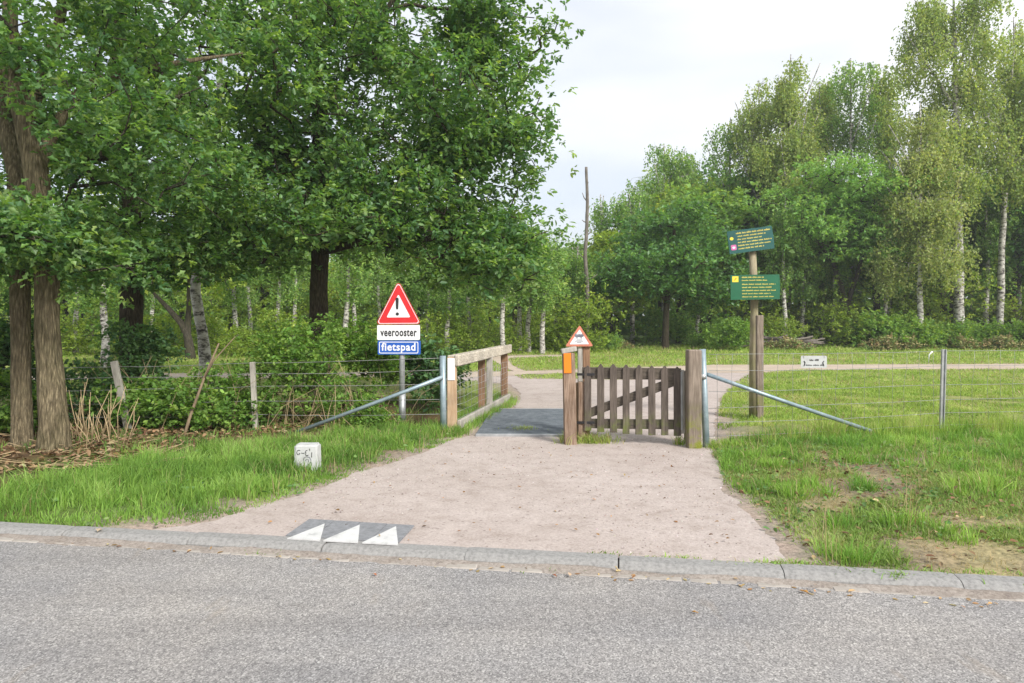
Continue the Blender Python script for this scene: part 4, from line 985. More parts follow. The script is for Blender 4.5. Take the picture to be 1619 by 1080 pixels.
# dead standing trunk
b = at(927, 31); q = b
dt = empty('dead_tree', rp(b), 'bare dead standing trunk with broken stubs against the sky', 'dead tree')
dt.location = (0, 0, 0)
sp2 = smooth_path([(0, 0, -.2, .12), (.05, 0, 2, .10), (-.03, 0, 4.5, .085), (.04, 0, 6.5, .072), (0, 0, 8.42, .062)], .3, .04, 3)
poly_obj('trunk', [tube_arrays(sp2[:, :3], sp2[:, 3], 10, rough=.15)], M_deadwood, dt)
for (z, dx, dz_) in ((4.2, -.5, .6), (5.3, .25, .3), (6.9, -.18, .35), (3.3, .5, .25), (7.6, .1, .14), (5.9, -.2, .12)):
    tube('branch_stub', [(0, 0, z), (dx*.6, 0, z+dz_*.4), (dx, 0, z+dz_)], [.03, .022, .012], M_deadwood, dt, 6)
dt.location = Vector(rp(b))

# ------------------------------------------------------------------ far wood: a few grown trees, copied one by one
def copy_tree(o, loc, rz, s, label=None, group=None, sz=None):
    r_ = o.copy(); C.objects.link(r_); r_.location = loc; r_.rotation_euler = (0, 0, rz); r_.scale = (s, s, sz or s)
    if label: r_['label'] = label
    if group: r_['group'] = group
    for ch in o.children:
        c = ch.copy(); C.objects.link(c); c.parent = r_
    return r_
def far_oak(seed, cols, nm, lab):
    return make_tree(nm, lab, 'tree', (0, 0, 0), [[(0, 0, -.3, .2), (0, 0, 2, .15), (.2, 0, 5, .10), (.1, 0, 8, .04)], [(.1, 0, 3, .09), (1.4, .4, 5.2, .04)], [(.1, 0, 3.4, .09), (-1.4, -.4, 5.6, .04)]],
      [(0, 0, 4.4, 2.7, 2.7, 1.9, 260), (0, 0, 6.9, 2.1, 2.1, 1.7, 170)], oakleaf(22, .24, cols, 'q', (.36, .36, .2), .7), M_barkg, M_leaf2, seed, ksides=8, gap=.32, rtip=.013, step=.6, group='broadleaf trees of the far wood', seedcut=1.5, stepring=.5, bk=3)
def far_birch(seed, lab):
    t = make_tree('birch_tree', lab, 'tree', (0, 0, 0), [[(0, 0, -.3, .18), (.05, 0, 2, .155), (-.1, 0, 5, .12), (.1, 0, 10, .03)]],
      [(0, 0, 6.5, 1.7, 1.7, 2.6, 200), (0, 0, 9, 1.1, 1.1, 1.5, 80)], lambda a, r: strands(a, r, 9, 1.1, .19, .7, FAR), M_birch, M_leaf2, seed, ksides=8, rtip=.008, step=.6, lift=.25, group='pale stemmed birches of the far wood', seedcut=3, stepring=.5, bk=3)
    return t
gO, gB = 'broadleaf trees of the far wood', 'pale stemmed birches of the far wood'
LO, LB, LY = 'one of the bushy green trees massed in the far wood', 'one of the thin pale stemmed birches in the far wood', 'one of the light yellow green trees massed in the far wood'
oa = far_oak(61, FAR, 'wood_tree', LO); ob = far_oak(62, YG, 'wood_tree', LY); ob['group'] = 'yellow green trees of the far wood'; oc = far_oak(63, OAK, 'wood_tree', LO); ba = far_birch(64, LB); bb = far_birch(65, LB)
used = set()
def place(o, px, Y, s, sz=None):
    p = at(px, Y); loc = (p[0], p[1], 0); rz = R.uniform(0, 6.28)
    if o.name not in used: used.add(o.name); o.location = loc; o.rotation_euler = (0, 0, rz); o.scale = (s, s, sz or s); return o
    return copy_tree(o, loc, rz, s, sz=sz)
def top_at(px):      # height of the far canopy in the photograph
    return float(np.interp(px, [-900, 0, 200, 420, 700, 860, 900, 960, 1010, 1060, 1120, 1200, 1700, 2600], [330, 330, 370, 395, 395, 385, 385, 385, 320, 300, 280, 275, 285, 290]))
for px in np.arange(-820, 2500, 78):
    for row, Y0 in enumerate((41, 47, 55)):
        p_ = px+R.uniform(-30, 30)+row*26; Y_ = Y0+R.uniform(-2, 2); tgt = H+(HY-top_at(p_)-R.uniform(-25, 20))/F*Y_
        o = [oa, ob, oc][int(R.integers(0, 3))] if p_ > 700 else [oa, ob, ob][int(R.integers(0, 3))]
        sz = max(.35, tgt/8.6); place(o, p_, Y_, max(.75, min(1.35, sz*1.15)), sz)
for (px, Y_, tp_) in ((548, 27, 300), (560, 34, 330), (440, 32, 330), (395, 36, 340), (466, 37, 330), (600, 36, 350), (640, 33, 380), (676, 35, 370), (708, 30, 400), (742, 33, 400), (795, 29, 330), (822, 31, 330), (836, 30, 340), (858, 29, 360), (878, 34, 380), (905, 33, 395), (912, 32, 480), (1103, 36, 400), (1240, 36, 300), (1270, 37, 330), (1318, 37, 330), (1400, 38, 300), (1560, 38, 280), (1612, 39, 300), (165, 20, 380), (372, 30, 340), (240, 34, 350), (120, 28, 340), (18, 30, 330)):
    z = H+(HY-tp_)/F*Y_; s = max(.5, z/10.6); place([ba, bb][int(R.integers(0, 2))], px, Y_, max(.7, s), s)
# the wood behind as one mass
r = np.random.default_rng(5)
n = 26000; xx = r.uniform(-75, 75, n); yy = r.uniform(62, 74, n); zz = r.random(n)*(3.5+5*fnoise(xx, yy, 9, 2))
D = rnd_dirs(n, r); Nn = rnd_dirs(n, r)
V, Fs, c = leaf_arrays(np.stack([xx, yy, zz], 1), D, Nn, np.full(n, 1.0), np.full(n, .8), 'q', palette(n, FAR, r, .2))
tag(mesh_obj('far_wood', V, Fs, M_leaf2, col=np.clip(c, .01, 1)), 'far dense green wood closing the view', 'wood', None, 'stuff')

# ------------------------------------------------------------------ shrubs
def make_shrub(name, label, seed, w_, h_, n, per, L, cols, shape='q', base=(0, 0, 0), asp=.6, group=None, stem=8, d_=None, spread=.09, leafm=None, bark=None, cat='shrub', upb=.8):
    r = np.random.default_rng(seed); stems = []
    for k in range(stem):
        a = r.uniform(0, 6.28); q = r.uniform(.1, .6)
        stems.append([(0+.1*w_*math.cos(a), .1*w_*math.sin(a), -.1, .014), (w_*q*.5*math.cos(a), (d_ or w_)*q*.5*math.sin(a), h_*.5, .010), (w_*q*math.cos(a), (d_ or w_)*q*math.sin(a), h_*.85, .005)])
    e = [(0, 0, h_*.45, w_, d_ or w_, h_*.52, int(n*.7)), (w_*.25*r.normal(), 0, h_*.7, w_*.55, (d_ or w_)*.6, h_*.36, int(n*.3))]
    root = empty(name, (0, 0, 0), label, cat, group)
    sp_a = [tube_arrays(np.array(s)[:, :3], np.array(s)[:, 3], 5) for s in stems]
    att = ell_points(e, r, .33, seed, shell=.4); att = att[att[:, 2] > .03]
    sn = stem_nodes(stems); P, par = grow(sn, att, .18 if w_ < 2 else .35, r, .1)
    V, Fs = branch_arrays(P, par, len(sn), .0025 if w_ < 2 else .006, 3, .02)
    mesh_obj('stems', V, Fs, bark or M_barkg, root)['kind'] = 'stuff'
    V, Fs, c = spray(att, r, per, (spread, spread, spread*.7), L, asp, cols, shape, upb=upb)
    ok = V[:, 2].reshape(-1) > -5
    mesh_obj('foliage', V, Fs, leafm or M_leaf2, root, col=np.clip(c, .005, 1))['kind'] = 'stuff'; root.location = Vector(base)
    return root
BR = [(0.087, 0.193, 0.044), (0.146, 0.275, 0.061), (0.233, 0.385, 0.083), (0.379, 0.522, 0.121)]
s1 = make_shrub('bramble_bush', 'loose bramble bush with arching stems around the pale fence post', 71, 1.1, 1.5, 560, 16, .058, BR, 'hex', rp(at(470, 9.7)), d_=.85, group=None)
make_shrub('shrub', 'tall leafy green shrub directly left of the warning sign pole', 72, .85, 1.35, 420, 20, .06, BR, 'hex', rp(at(560, 10.6)), d_=.7)
make_shrub('shrub', 'dark rounded shrub at the foot of the tall broad oak', 73, .9, 1.3, 380, 20, .08, DK, 'hex', rp(at(650, 11.2)), d_=.7)
make_shrub('shrub', 'dark ivy shrub hugging the second oak trunk', 74, .75, 1.6, 380, 20, .075, DK, 'hex', rp(at(212, 11.3)), d_=.6)
make_shrub('bramble_bush', 'low leafy bramble patch right of the dry stems', 75, 1.15, .62, 420, 16, .065, BR, 'hex', rp(at(250, 9.2)), d_=.7)
make_shrub('bramble_bush', 'dark bramble between the dry stems and the second oak', 76, .7, .9, 260, 16, .065, DK, 'hex', rp(at(160, 9.5)), d_=.6)
make_shrub('shrub', 'dark hazel shrub behind the left fence at the picture edge', 77, 1.1, 1.7, 420, 18, .085, DK, 'hex', rp(at(-10, 9.9)), d_=.8)
make_shrub('shrub', 'leafy bush in shade left of the twin trunked oak', 78, .8, .8, 300, 18, .07, BR, 'hex', rp(at(-30, 8.6)), d_=.6)
make_shrub('bramble_bush', 'thin bramble left of the railing under the sign', 79, .6, .55, 180, 14, .05, BR, 'hex', rp(at(590, 9.5)), d_=.45)
make_shrub('bramble_bush', 'bramble in front of the second fence post from the left', 80, .8, .75, 300, 14, .06, BR, 'hex', rp(at(350, 9.4)), d_=.6)
gS = 'shrubs along the far wood edge'
LS = ['light green shrub in the row below the far wood', 'dark green shrub in the row below the far wood', 'yellow green shrub in the row below the far wood']
t1 = make_shrub('shrub', LS[0], 81, 2.0, 2.3, 220, 14, .14, YG, spread=.25, group=gS, stem=10)
t2 = make_shrub('shrub', LS[1], 82, 1.8, 1.7, 260, 16, .15, FAR, spread=.24, group=gS)
t3 = make_shrub('shrub', LS[2], 83, 2.0, 3.4, 230, 12, .13, YG, spread=.3, group=gS, stem=12)
t2['group'] = 'dark shrubs along the far wood edge'; t3['group'] = 'tall yellow green shrubs along the far wood edge'
ms_ = [t1, t2, t3]
for px in np.arange(-500, 2300, 46):
    Y_ = np.interp(px, [-500, 0, 500, 900, 1200, 1400, 1700, 2300], [26, 27, 27, 31, 35.5, 34.5, 33.5, 33])+R.uniform(-1, 1.5)
    if 1010 < px < 1095: continue
    o = ms_[int(R.choice(3, p=[.45, .25, .3]))] if px < 1150 else ms_[int(R.choice(3, p=[.3, .5, .2]))]
    place(o, px+R.uniform(-15, 15), Y_, R.uniform(.45, .95) if px < 1150 else R.uniform(.6, 1.2))
for px in np.arange(-600, 2400, 70):
    place(ms_[int(R.choice(3, p=[.4, .2, .4]))], px+R.uniform(-25, 25), R.uniform(36.5, 40), R.uniform(1.0, 1.6))
place(t3, 930, 29.6, .95); place(t1, 912, 29.9, .8)
make_shrub('shrub', 'rounded bright shrub on the far grass right of the young oak', 84, 1.3, 1.5, 260, 18, .13, BR, base=rp(at(1145, 32)), spread=.2)
# bracken in brown and green at the far right
BRK = [(.22, .14, .08), (.32, .22, .12), (.36, .32, .15), (.22, .30, .10), (.18, .30, .09), (.24, .36, .12)]
b1 = make_shrub('bracken_clump', 'one of the low rusty brown bracken clumps at the foot of the right wood', 85, 1.3, .9, 170, 16, .16, BRK, spread=.2, group='rusty bracken clumps', stem=6, leafm=M_dry, cat='bracken')
for px in (1385, 1420, 1470, 1530, 1570, 1610, 1660, 1740, 1260, 1210, 990, 720): place(b1, px, R.uniform(31.5, 33), R.uniform(.35, .75))
b2 = make_shrub('bramble_bush', 'one of the arching bramble mounds at the foot of the right wood', 86, 1.6, 1.5, 260, 16, .15, BR, spread=.22, group='bramble mounds below the right wood')
for px in (1400, 1455, 1500, 1550, 1600, 1650, 1730, 1840): place(b2, px, R.uniform(32.8, 34.5), R.uniform(.8, 1.15))

# ------------------------------------------------------------------ dry stems, stick, litter
ds_ = empty('dry_stems', G(150, 700), 'bundle of dry straw coloured stems beside the twin trunked oak', 'dry stems')
r = np.random.default_rng(9)
for i in range(34):
    p0 = G(r.uniform(95, 205), r.uniform(690, 712)); a = r.normal(-.05, .38); L = r.uniform(.4, .95)
    tip = p0+[math.sin(a)*L*.7, r.uniform(-.1, .15), math.cos(a)*L*.85]; mid = lerp(p0, tip, .55)+r.normal(size=3)*.04
    tube('stem', [p0-[0, 0, .03], mid, tip], [.007, .005, .003], M_straw, ds_, 4)
tg = []
for i in range(150):
    p0 = at(r.uniform(90, 640), r.uniform(8.9, 10.4)); a = r.normal(0, .6); L = r.uniform(.5, 1.3)
    tip = p0+[math.sin(a)*L*.8, r.uniform(-.2, .2), math.cos(a)*L]; tg.append(tube_arrays([p0, lerp(p0, tip, .5)+r.normal(size=3)*.06, tip+[0, 0, -.12*L]], [.005, .0035, .0018], 4, cap=False))
tag(poly_obj('bare_twigs', tg, M_straw), 'thin bare arching twigs tangled through the bushes along the left fence', 'twigs', None, 'stuff')
sk = empty('leaning_stick', G(292, 698), 'bare brown forked stick leaning against the left fence', 'stick')
sk.location = (0, 0, 0)
a0, a1, a2 = W(289, 697, 8.5), W(322, 600, 8.75), W(346, 543, 8.9)
tube('stick', [a0, W(300, 660, 8.6), a1, a2], [.022, .020, .017, .010], M_stick, sk, 8, rough=.1)
tube('side_twig', [a1, W(338, 570, 8.8), W(372, 532, 8.8)], [.014, .010, .005], M_stick, sk, 6)
sk.location = (0, 0, 0)
b_ = Vector(G(289, 698))
for ch in sk.children: ch.data.transform(Matrix.Translation(-b_))
sk.location = b_
r = np.random.default_rng(17)
bp = empty('branch_pile', at(1238, 33.3), 'heap of grey cut branches at the wood edge behind the signpost', 'branch pile')
for i in range(46):
    c = at(1238+r.uniform(-32, 36), 33.3+r.uniform(-.5, .5))+[0, 0, r.uniform(.05, .6)]; a = r.normal(0, .18); L = r.uniform(.6, 1.3)
    tube('cut_branch', [c-[L*math.cos(a), r.normal(0, .15), L*math.sin(a)], c, c+[L*math.cos(a), r.normal(0, .15), L*math.sin(a)]], r.uniform(.018, .05), M_deadwood, bp, 5)
# litter of brown leaves and twigs under the left oak
r = np.random.default_rng(23)
def litter(n, poly_px, L, cols, seed, zoff=.012):
    r = np.random.default_rng(seed); pts = [G(*p)[:2] for p in poly_px]; lo, hi = np.min(pts, 0), np.max(pts, 0)
    P = r.uniform(lo, hi, (n*4, 2)); P = P[in_poly(P[:, 0], P[:, 1], pts)][:n]; n = len(P)
    z = gz(P[:, 0], P[:, 1])+zoff+r.random(n)*.03
    D = r.normal(size=(n, 3))*[1, 1, .25]; N_ = r.normal(size=(n, 3))*.35; N_[:, 2] += 1; l = L*r.uniform(.6, 1.3, n)
    return leaf_arrays(np.column_stack([P, z]), D, N_, l, l*.55, 'hex', palette(n, cols, r, .2))
LIT = [(.10, .06, .035), (.19, .115, .06), (.30, .20, .11), (.42, .32, .2)]
V, Fs, c = litter(9500, [(-420, 700), (-420, 800), (0, 768), (120, 752), (260, 730), (330, 706), (640, 668), (600, 640), (300, 650), (-200, 650)], .07, LIT, 3)
tag(mesh_obj('leaf_litter', V, Fs, M_dry, col=np.clip(c, 0, 1)), 'brown dead leaves and chips lying under the left oaks', 'leaf litter', None, 'stuff')
parts = []
for i in range(70):
    p = G(r.uniform(-100, 330), r.uniform(695, 765)); p[2] = gz(p[0], p[1])[0]+.02+r.random()*.05; a = r.uniform(0, 3.14); L = r.uniform(.08, .4)
    d = np.array([math.cos(a), math.sin(a)*.7, r.normal(0, .15)])*L; parts.append(tube_arrays([p-d, p+r.normal(size=3)*.012, p+d], r.uniform(.0015, .0045), 4, cap=False))
tag(poly_obj('twig_litter', parts, M_straw), 'dry twigs and straw strewn over the litter under the left oak', 'twigs', None, 'stuff')
# fallen leaves on road and gutter
V, Fs, c = litter(230, [(60, 848), (330, 868), (742, 893), (1120, 915), (1619, 958), (1619, 944), (1120, 902), (742, 884), (330, 860), (0, 846)], .035, [(.30, .16, .06), (.45, .3, .14), (.5, .42, .26)], 4, -.05)
V[:, 2] = np.maximum(V[:, 2], ROADZ+.004)
tag(mesh_obj('gutter_leaves', V, Fs, M_dry, col=np.clip(c, 0, 1)), 'small dry leaves and crumbs scattered along the kerb gutter', 'leaves', None, 'stuff')
V1, F1, c1 = litter(110, [(240, 838), (560, 765), (760, 700), (1120, 715), (1180, 800), (1270, 880), (900, 875), (500, 850)], .03, [(.12, .08, .05), (.3, .16, .06), (.45, .3, .14)], 6, .008)
V2, F2, c2 = litter(420, [(1120, 715), (1180, 800), (1280, 885), (1619, 915), (1619, 760), (1300, 720)], .05, LIT, 8, .01)
tag(mesh_obj('path_leaves', np.vstack([V1, V2]), np.vstack([F1, F2+len(V1)]), M_dry, col=np.clip(np.vstack([c1, c2]), 0, 1)), 'crumbled brown leaves scattered on the gravel and the right verge', 'leaves', None, 'stuff')
for (px, py, lab, s, cl) in ((160, 836, 'pale curled leaf lying on the kerb at the left', .07, (.5, .4, .28)), (1262, 936, 'yellow brown leaf on the asphalt below the right kerb', .06, (.5, .27, .08)), (595, 913, 'small orange leaf on the road below the shark teeth', .04, (.45, .16, .07)), (1105, 973, 'tiny yellow leaf on the open asphalt right of centre', .04, (.45, .25, .08)), (880, 915, 'curled brown leaf on the road below the kerb centre', .045, (.3, .12, .06)), (478, 739, 'x', 0, None)):
    if not s: continue
    p = G(px, py); onk = ks(p[0], p[1]) > -KW; p[:2] *= (H-(.02 if onk else ROADZ))/H; p[2] = .022 if onk else ROADZ+.012
    a = R.uniform(0, 6.28); V, Fs, c = leaf_arrays(p[None], np.array([[math.cos(a), math.sin(a), .1]]), np.array([[.1, .2, 1.]]), np.array([s]), np.array([s*.7]), 'lobed', np.array([cl]))
    o = link('fallen_leaf', np_mesh('fallen_leaf', V-p, Fs, M_dry, c)); o.location = p; tag(o, lab, 'leaf')
# grit
r = np.random.default_rng(31); n = 7000
P = np.stack([r.uniform(-3.5, 4.5, n*2), r.uniform(3.9, 11, n*2)], 1); P = P[in_poly(P[:, 0], P[:, 1], near_d) & (ks(P[:, 0], P[:, 1]) > 0.02) & (fnoise(P[:, 0], P[:, 1], 1.1, 3) > .45)]
inb = (P[:, 1] > 8.65) & (P[:, 1] < 11.4) & (P[:, 0] < 1.0) & (P[:, 0] > -.5); P = P[~inb][:n]; n = len(P)
s = r.uniform(.002, .006, n)*r.choice([1, 1, 1, 2], n); z = np.full(n, .006)
tet = np.array([(1, 0, 0), (-.5, .87, 0), (-.5, -.87, 0), (0.1, 0, .8)]); an = r.uniform(0, 6.28, n); ca, sa = np.cos(an), np.sin(an)
V = np.empty((n, 4, 3))
for i, t in enumerate(tet): V[:, i, 0] = P[:, 0]+s*(t[0]*ca-t[1]*sa); V[:, i, 1] = P[:, 1]+s*(t[0]*sa+t[1]*ca); V[:, i, 2] = z+s*t[2]
Fs = (np.array([(0, 1, 3), (1, 2, 3), (2, 0, 3)])[None]+(np.arange(n)*4)[:, None, None]).reshape(-1, 3)
tag(mesh_obj('gravel_grit', V.reshape(-1, 3), Fs, M_dry, col=np.repeat(np.clip(palette(n, [(.14, .11, .1), (.34, .27, .24), (.5, .43, .4), (.62, .58, .55)], r, .15), 0, 1), 4, axis=0)), 'loose grit and small stones on the gravel path', 'grit', None, 'stuff')

# ------------------------------------------------------------------ grass
GR = [(0.109, 0.218, 0.041), (0.163, 0.294, 0.054), (0.236, 0.392, 0.077), (0.344, 0.501, 0.144)]
GRF = [(0.172, 0.275, 0.05), (0.243, 0.363, 0.065), (0.324, 0.439, 0.09), (0.466, 0.494, 0.2)]
DRY = [(.30, .24, .12), (.38, .31, .17), (.46, .38, .24)]
def grass(name, label, P, h, wd, cols, seed, lean=.5, seg=2, dry=.0, z=None, tuft=None):
    """P (n,2) roots, h (n,) heights"""
    r = np.random.default_rng(seed); n = len(P); z = gz(P[:, 0], P[:, 1]) if z is None else z; h = h*(.45+1.1*fnoise(P[:, 0], P[:, 1], .5, seed+3))
    a = r.uniform(0, 6.28, n); d = np.stack([np.cos(a), np.sin(a)], 1)
    if tuft is not None: d = d*.5+tuft
    ln = np.abs(r.normal(lean, lean*.4, n)); wa = r.uniform(0, 3.14, n); wv = np.stack([np.cos(wa), np.sin(wa)*.6, np.zeros(n)], 1)*(wd*r.uniform(.7, 1.3, n))[:, None]
    B = np.column_stack([P, z-.01]); up = np.array([0, 0, 1.])
    def pt(t): return B+np.column_stack([d*(ln*h*t*t)[:, None], h*(t-.35*ln*t*t)])
    m, tp = pt(.55), pt(1.0)
    V = np.stack([B-wv, B+wv, m+wv*.8, m-wv*.8, tp], 1); Fs = (np.array([(0, 1, 2), (0, 2, 3), (3, 2, 4)])[None]+(np.arange(n)*5)[:, None, None]).reshape(-1, 3)
    c = palette(n, cols, r, .12, (fnoise(P[:, 0], P[:, 1], .45, seed)-.5)*1.5+.25+r.random(n)*.45)
    k = r.random(n) < dry*np.clip(3.2*(fnoise(P[:, 0], P[:, 1], 1.6, seed+9)-.28), 0, 3)**1.5; c[k] = palette(int(k.sum()), DRY, r, .12)
    c = np.repeat(np.clip(c, .01, 1), 5, axis=0).reshape(n, 5, 3); 
    return tag(mesh_obj(name, V.reshape(-1, 3), Fs, M_grass, col=c.reshape(-1, 3)), label, 'grass', None, 'stuff')
def tufted(n_tuft, per, lo, hi, spread, r, accept):
    T_ = r.uniform(lo, hi, (n_tuft*3, 2)); T_ = T_[accept(T_)][:n_tuft]; hs = r.uniform(.6, 1.25, len(T_))
    o = r.normal(size=(len(T_)*per, 2))*spread; P = np.repeat(T_, per, axis=0)+o; s_ = np.repeat(hs, per)
    ok = (pathdist(P[:, 0], P[:, 1]) > -.02) & (ks(P[:, 0], P[:, 1]) > .0); return P[ok], s_[ok], (o/spread*.35)[ok]
r = np.random.default_rng(41)
# left verge
lv = [KP(-6.5, .0)[:2], KP(-2.35, .0)[:2]]+gp((330, 824), (450, 792), (560, 752), (650, 722), (722, 694))+[np.array([-.78, 9.3]), np.array([-1.5, 9.4])]+gp((560, 690), (380, 712), (230, 735), (120, 765), (-20, 790))+[np.array([-8, 6.0])]
acc = lambda T_: in_poly(T_[:, 0], T_[:, 1], lv)
P, hs, tf = tufted(2100, 24, (-8, 4.4), (-.5, 9.6), .045, r, lambda T_: acc(T_) & (fnoise(T_[:, 0], T_[:, 1], .35, 77) > .30))
fall = np.clip(pathdist(P[:, 0], P[:, 1])/.35, .3, 1)*np.clip(ks(P[:, 0], P[:, 1])/.3, .45, 1)
grass('grass', 'lush green grass of the left verge', P, .17*hs*fall*r.uniform(.5, 1.25, len(P)), .0042, GR, 42, .6, dry=.07, tuft=tf)
# straggling strip at the oaks
sv = [np.array(p) for p in ((-9, 6.2), (-5.9, 6.3), (-4.5, 7.0), (-3, 7.8), (-1.3, 9.3), (-.75, 12.6), (-4, 13.5), (-12, 12), (-12, 6.5))]
P, hs, tf = tufted(1100, 14, (-12, 6), (-.6, 13.5), .09, r, lambda T_: in_poly(T_[:, 0], T_[:, 1], sv) & (fnoise(T_[:, 0], T_[:, 1], .8, 7) > .5))
grass('undergrowth', 'sparse dark grass and sprouts under the left trees', P, .14*hs*r.uniform(.5, 1.2, len(P)), .0045, BR, 43, .7, dry=.2, tuft=tf)
# around the railing foot
acc = lambda T_: (np.abs((T_[:, 0]-F0[0])*dv[1]-(T_[:, 1]-F0[1])*dv[0])/np.linalg.norm(dv) < .20)
P, hs, tf = tufted(330, 26, (-1.15, 8.7), (.2, 12.6), .05, r, acc)
ok = ~((P[:, 0] > -.32) & (P[:, 1] > 8.7) & (P[:, 1] < 11.3) & (P[:, 0] > (P[:, 1]-8.7)*.10-.40)); P, hs, tf = P[ok], hs[ok], tf[ok]
grass('grass', 'tufts of grass at the foot of the wooden railing', P, .15*hs*r.uniform(.6, 1.2, len(P)), .0035, GR, 44, .6, tuft=tf, dry=.08)
# right verge: bright tufts, low mat, straw
rv = gp((1130, 702), (1140, 740), (1150, 775), (1185, 820), (1225, 858))+[KP(2.1, 0)[:2], KP(7, 0)[:2], np.array([8.5, 9.0]), np.array([5, 8.9]), np.array([2.4, 8.2])]
accr = lambda T_: in_poly(T_[:, 0], T_[:, 1], rv)
P, hs, tf = tufted(760, 42, (2, 3.6), (8.5, 8.9), .045, r, lambda T_: accr(T_) & (fnoise(T_[:, 0], T_[:, 1], .55, 21)+.13*(T_[:, 1]-6.6) > .49))
grass('grass', 'bright green tufts on the sandy right verge', P, .15*hs*r.uniform(.55, 1.2, len(P)), .0038, [(.12, .26, .045), (.20, .36, .06), (.32, .48, .10)], 45, .75, dry=.04, tuft=tf)
P, hs, tf = tufted(9000, 20, (2, 3.3), (8.5, 8.9), .05, r, lambda T_: accr(T_) & (fnoise(T_[:, 0], T_[:, 1], .7, 33) > .48))
grass('low_weeds', 'low creeping green weeds on the right verge', P, .055*hs*r.uniform(.5, 1.4, len(P)), .0042, [(.15, .25, .06), (.22, .33, .08), (.33, .41, .14)], 46, 1.2, dry=.15, tuft=tf)
P, hs, tf = tufted(2600, 16, (2, 3.3), (8.5, 8.9), .07, r, accr)
grass('dry_grass', 'straw coloured dry grass lying on the right verge', P, .05*hs*r.uniform(.5, 1.5, len(P)), .0025, DRY, 47, 1.6, tuft=tf)
# tall grass under the right fence
acc = lambda T_: (np.abs(T_[:, 1]-np.interp(T_[:, 0], [2.3, 5.55, 9.6, 15], [8.05, 8.85, 9.6, 10.6])) < .28)
P, hs, tf = tufted(900, 20, (2.35, 7.7), (12, 10.6), .06, r, acc)
P = P; h_ = .22*hs*r.uniform(.4, 1.3, len(P))*np.clip((P[:, 0]-2.2)/1.2, .35, 1)
grass('tall_grass', 'tall uncut grass along the foot of the right fence', P, h_, .0032, GRF, 48, .45, dry=.3, tuft=tf)
# gate foot
gf = np.vstack([r.normal((.98, 8.27), (.13, .05), (420, 2)), r.normal((.66, 8.35), (.03, .12), (90, 2)), r.normal((2.0, 8.15), (.03, .05), (90, 2)), r.normal((2.34, 7.95), (.08, .07), (160, 2)), r.normal((.72, 8.22), (.09, .05), (60, 2))])
grass('grass', 'weeds and grass growing at the gate posts', gf, .14*r.uniform(.4, 1.3, len(gf)), .004, GRF, 49, .7, dry=.35, z=np.zeros(len(gf)))
cgw = np.column_stack([r.normal(.13, .10, 260), r.normal(9.15, .10, 260)])
grass('grass', 'small green sprouts poking through the cattle grid', cgw, .05*r.uniform(.4, 1.2, 260), .004, [(.2, .27, .06), (.3, .35, .1)], 50, .6, z=np.full(260, .04))
kg = np.vstack([KP(t, s)[:2][None]+r.normal(size=(k, 2))*[w2, .02] for t, s, k, w2 in ((2.0, .03, 260, .16), (1.3, .02, 60, .1), (.9, .02, 60, .08), (2.55, -KW*.5, 120, .04), (4.4, -KW-.05, 60, .12), (-3.6, -KW*.5, 60, .04), (-1.3, -KW-.05, 60, .08), (.6, -KW-.05, 30, .1), (3.6, -KW-.06, 120, .2), (2.9, .03, 200, .3), (3.9, .03, 200, .35))])
grass('kerb_weeds', 'little weeds growing in the joints of the kerb', kg, .035*r.uniform(.4, 1.4, len(kg)), .0035, GR, 51, 1.0, dry=.2, z=np.where(ks(kg[:, 0], kg[:, 1]) < -KW, ROADZ, .012))
# meadow behind the fence
def scatter(n, lo, hi, f): P = r.uniform(lo, hi, (n, 2)); P = P[f(P[:, 0], P[:, 1])]; return P[pathdist(P[:, 0], P[:, 1]) > .02]
P = scatter(150000, (1.9, 8.1), (14, 16), lambda X, Y: (X < Y*.8+2) & (Y > np.interp(X, [2.3, 5.55, 9.6, 15], [8.05, 8.85, 9.6, 10.6])-.1) & (fnoise(X, Y, 1.2, 5) > .36) & ~((X < 4.0) & (Y < 9.6) & (fnoise(X, Y, .8, 6) < .52)))
grass('meadow_grass', 'short meadow grass behind the right fence', P, .075*r.uniform(.4, 1.3, len(P)), .0052, GRF, 52, .8, dry=.14)
P = scatter(150000, (-16, 13), (24, 23), lambda X, Y: ((X > 1.5) | (Y > 16.3) | (X < -6)) & (np.abs(X) < Y*.85+2) & (fnoise(X, Y, 2, 5) > .3))
grass('meadow_grass', 'short grass on both sides of the crossing path', P, .075*r.uniform(.4, 1.3, len(P)), .009, GRF, 53, .8, dry=.1)
P = scatter(110000, (-28, 22), (32, 36), lambda X, Y: (np.abs(X) < Y*.85+2))
z_ = fnoise(P[:, 0], P[:, 1], 2.5, 9)
grass('meadow_grass', 'longer grass in front of the far wood', P, (.09+.25*np.clip((P[:, 1]-28)/6, 0, 1)*z_)*r.uniform(.4, 1.3, len(P)), .015, GRF, 54, .6, dry=.16)

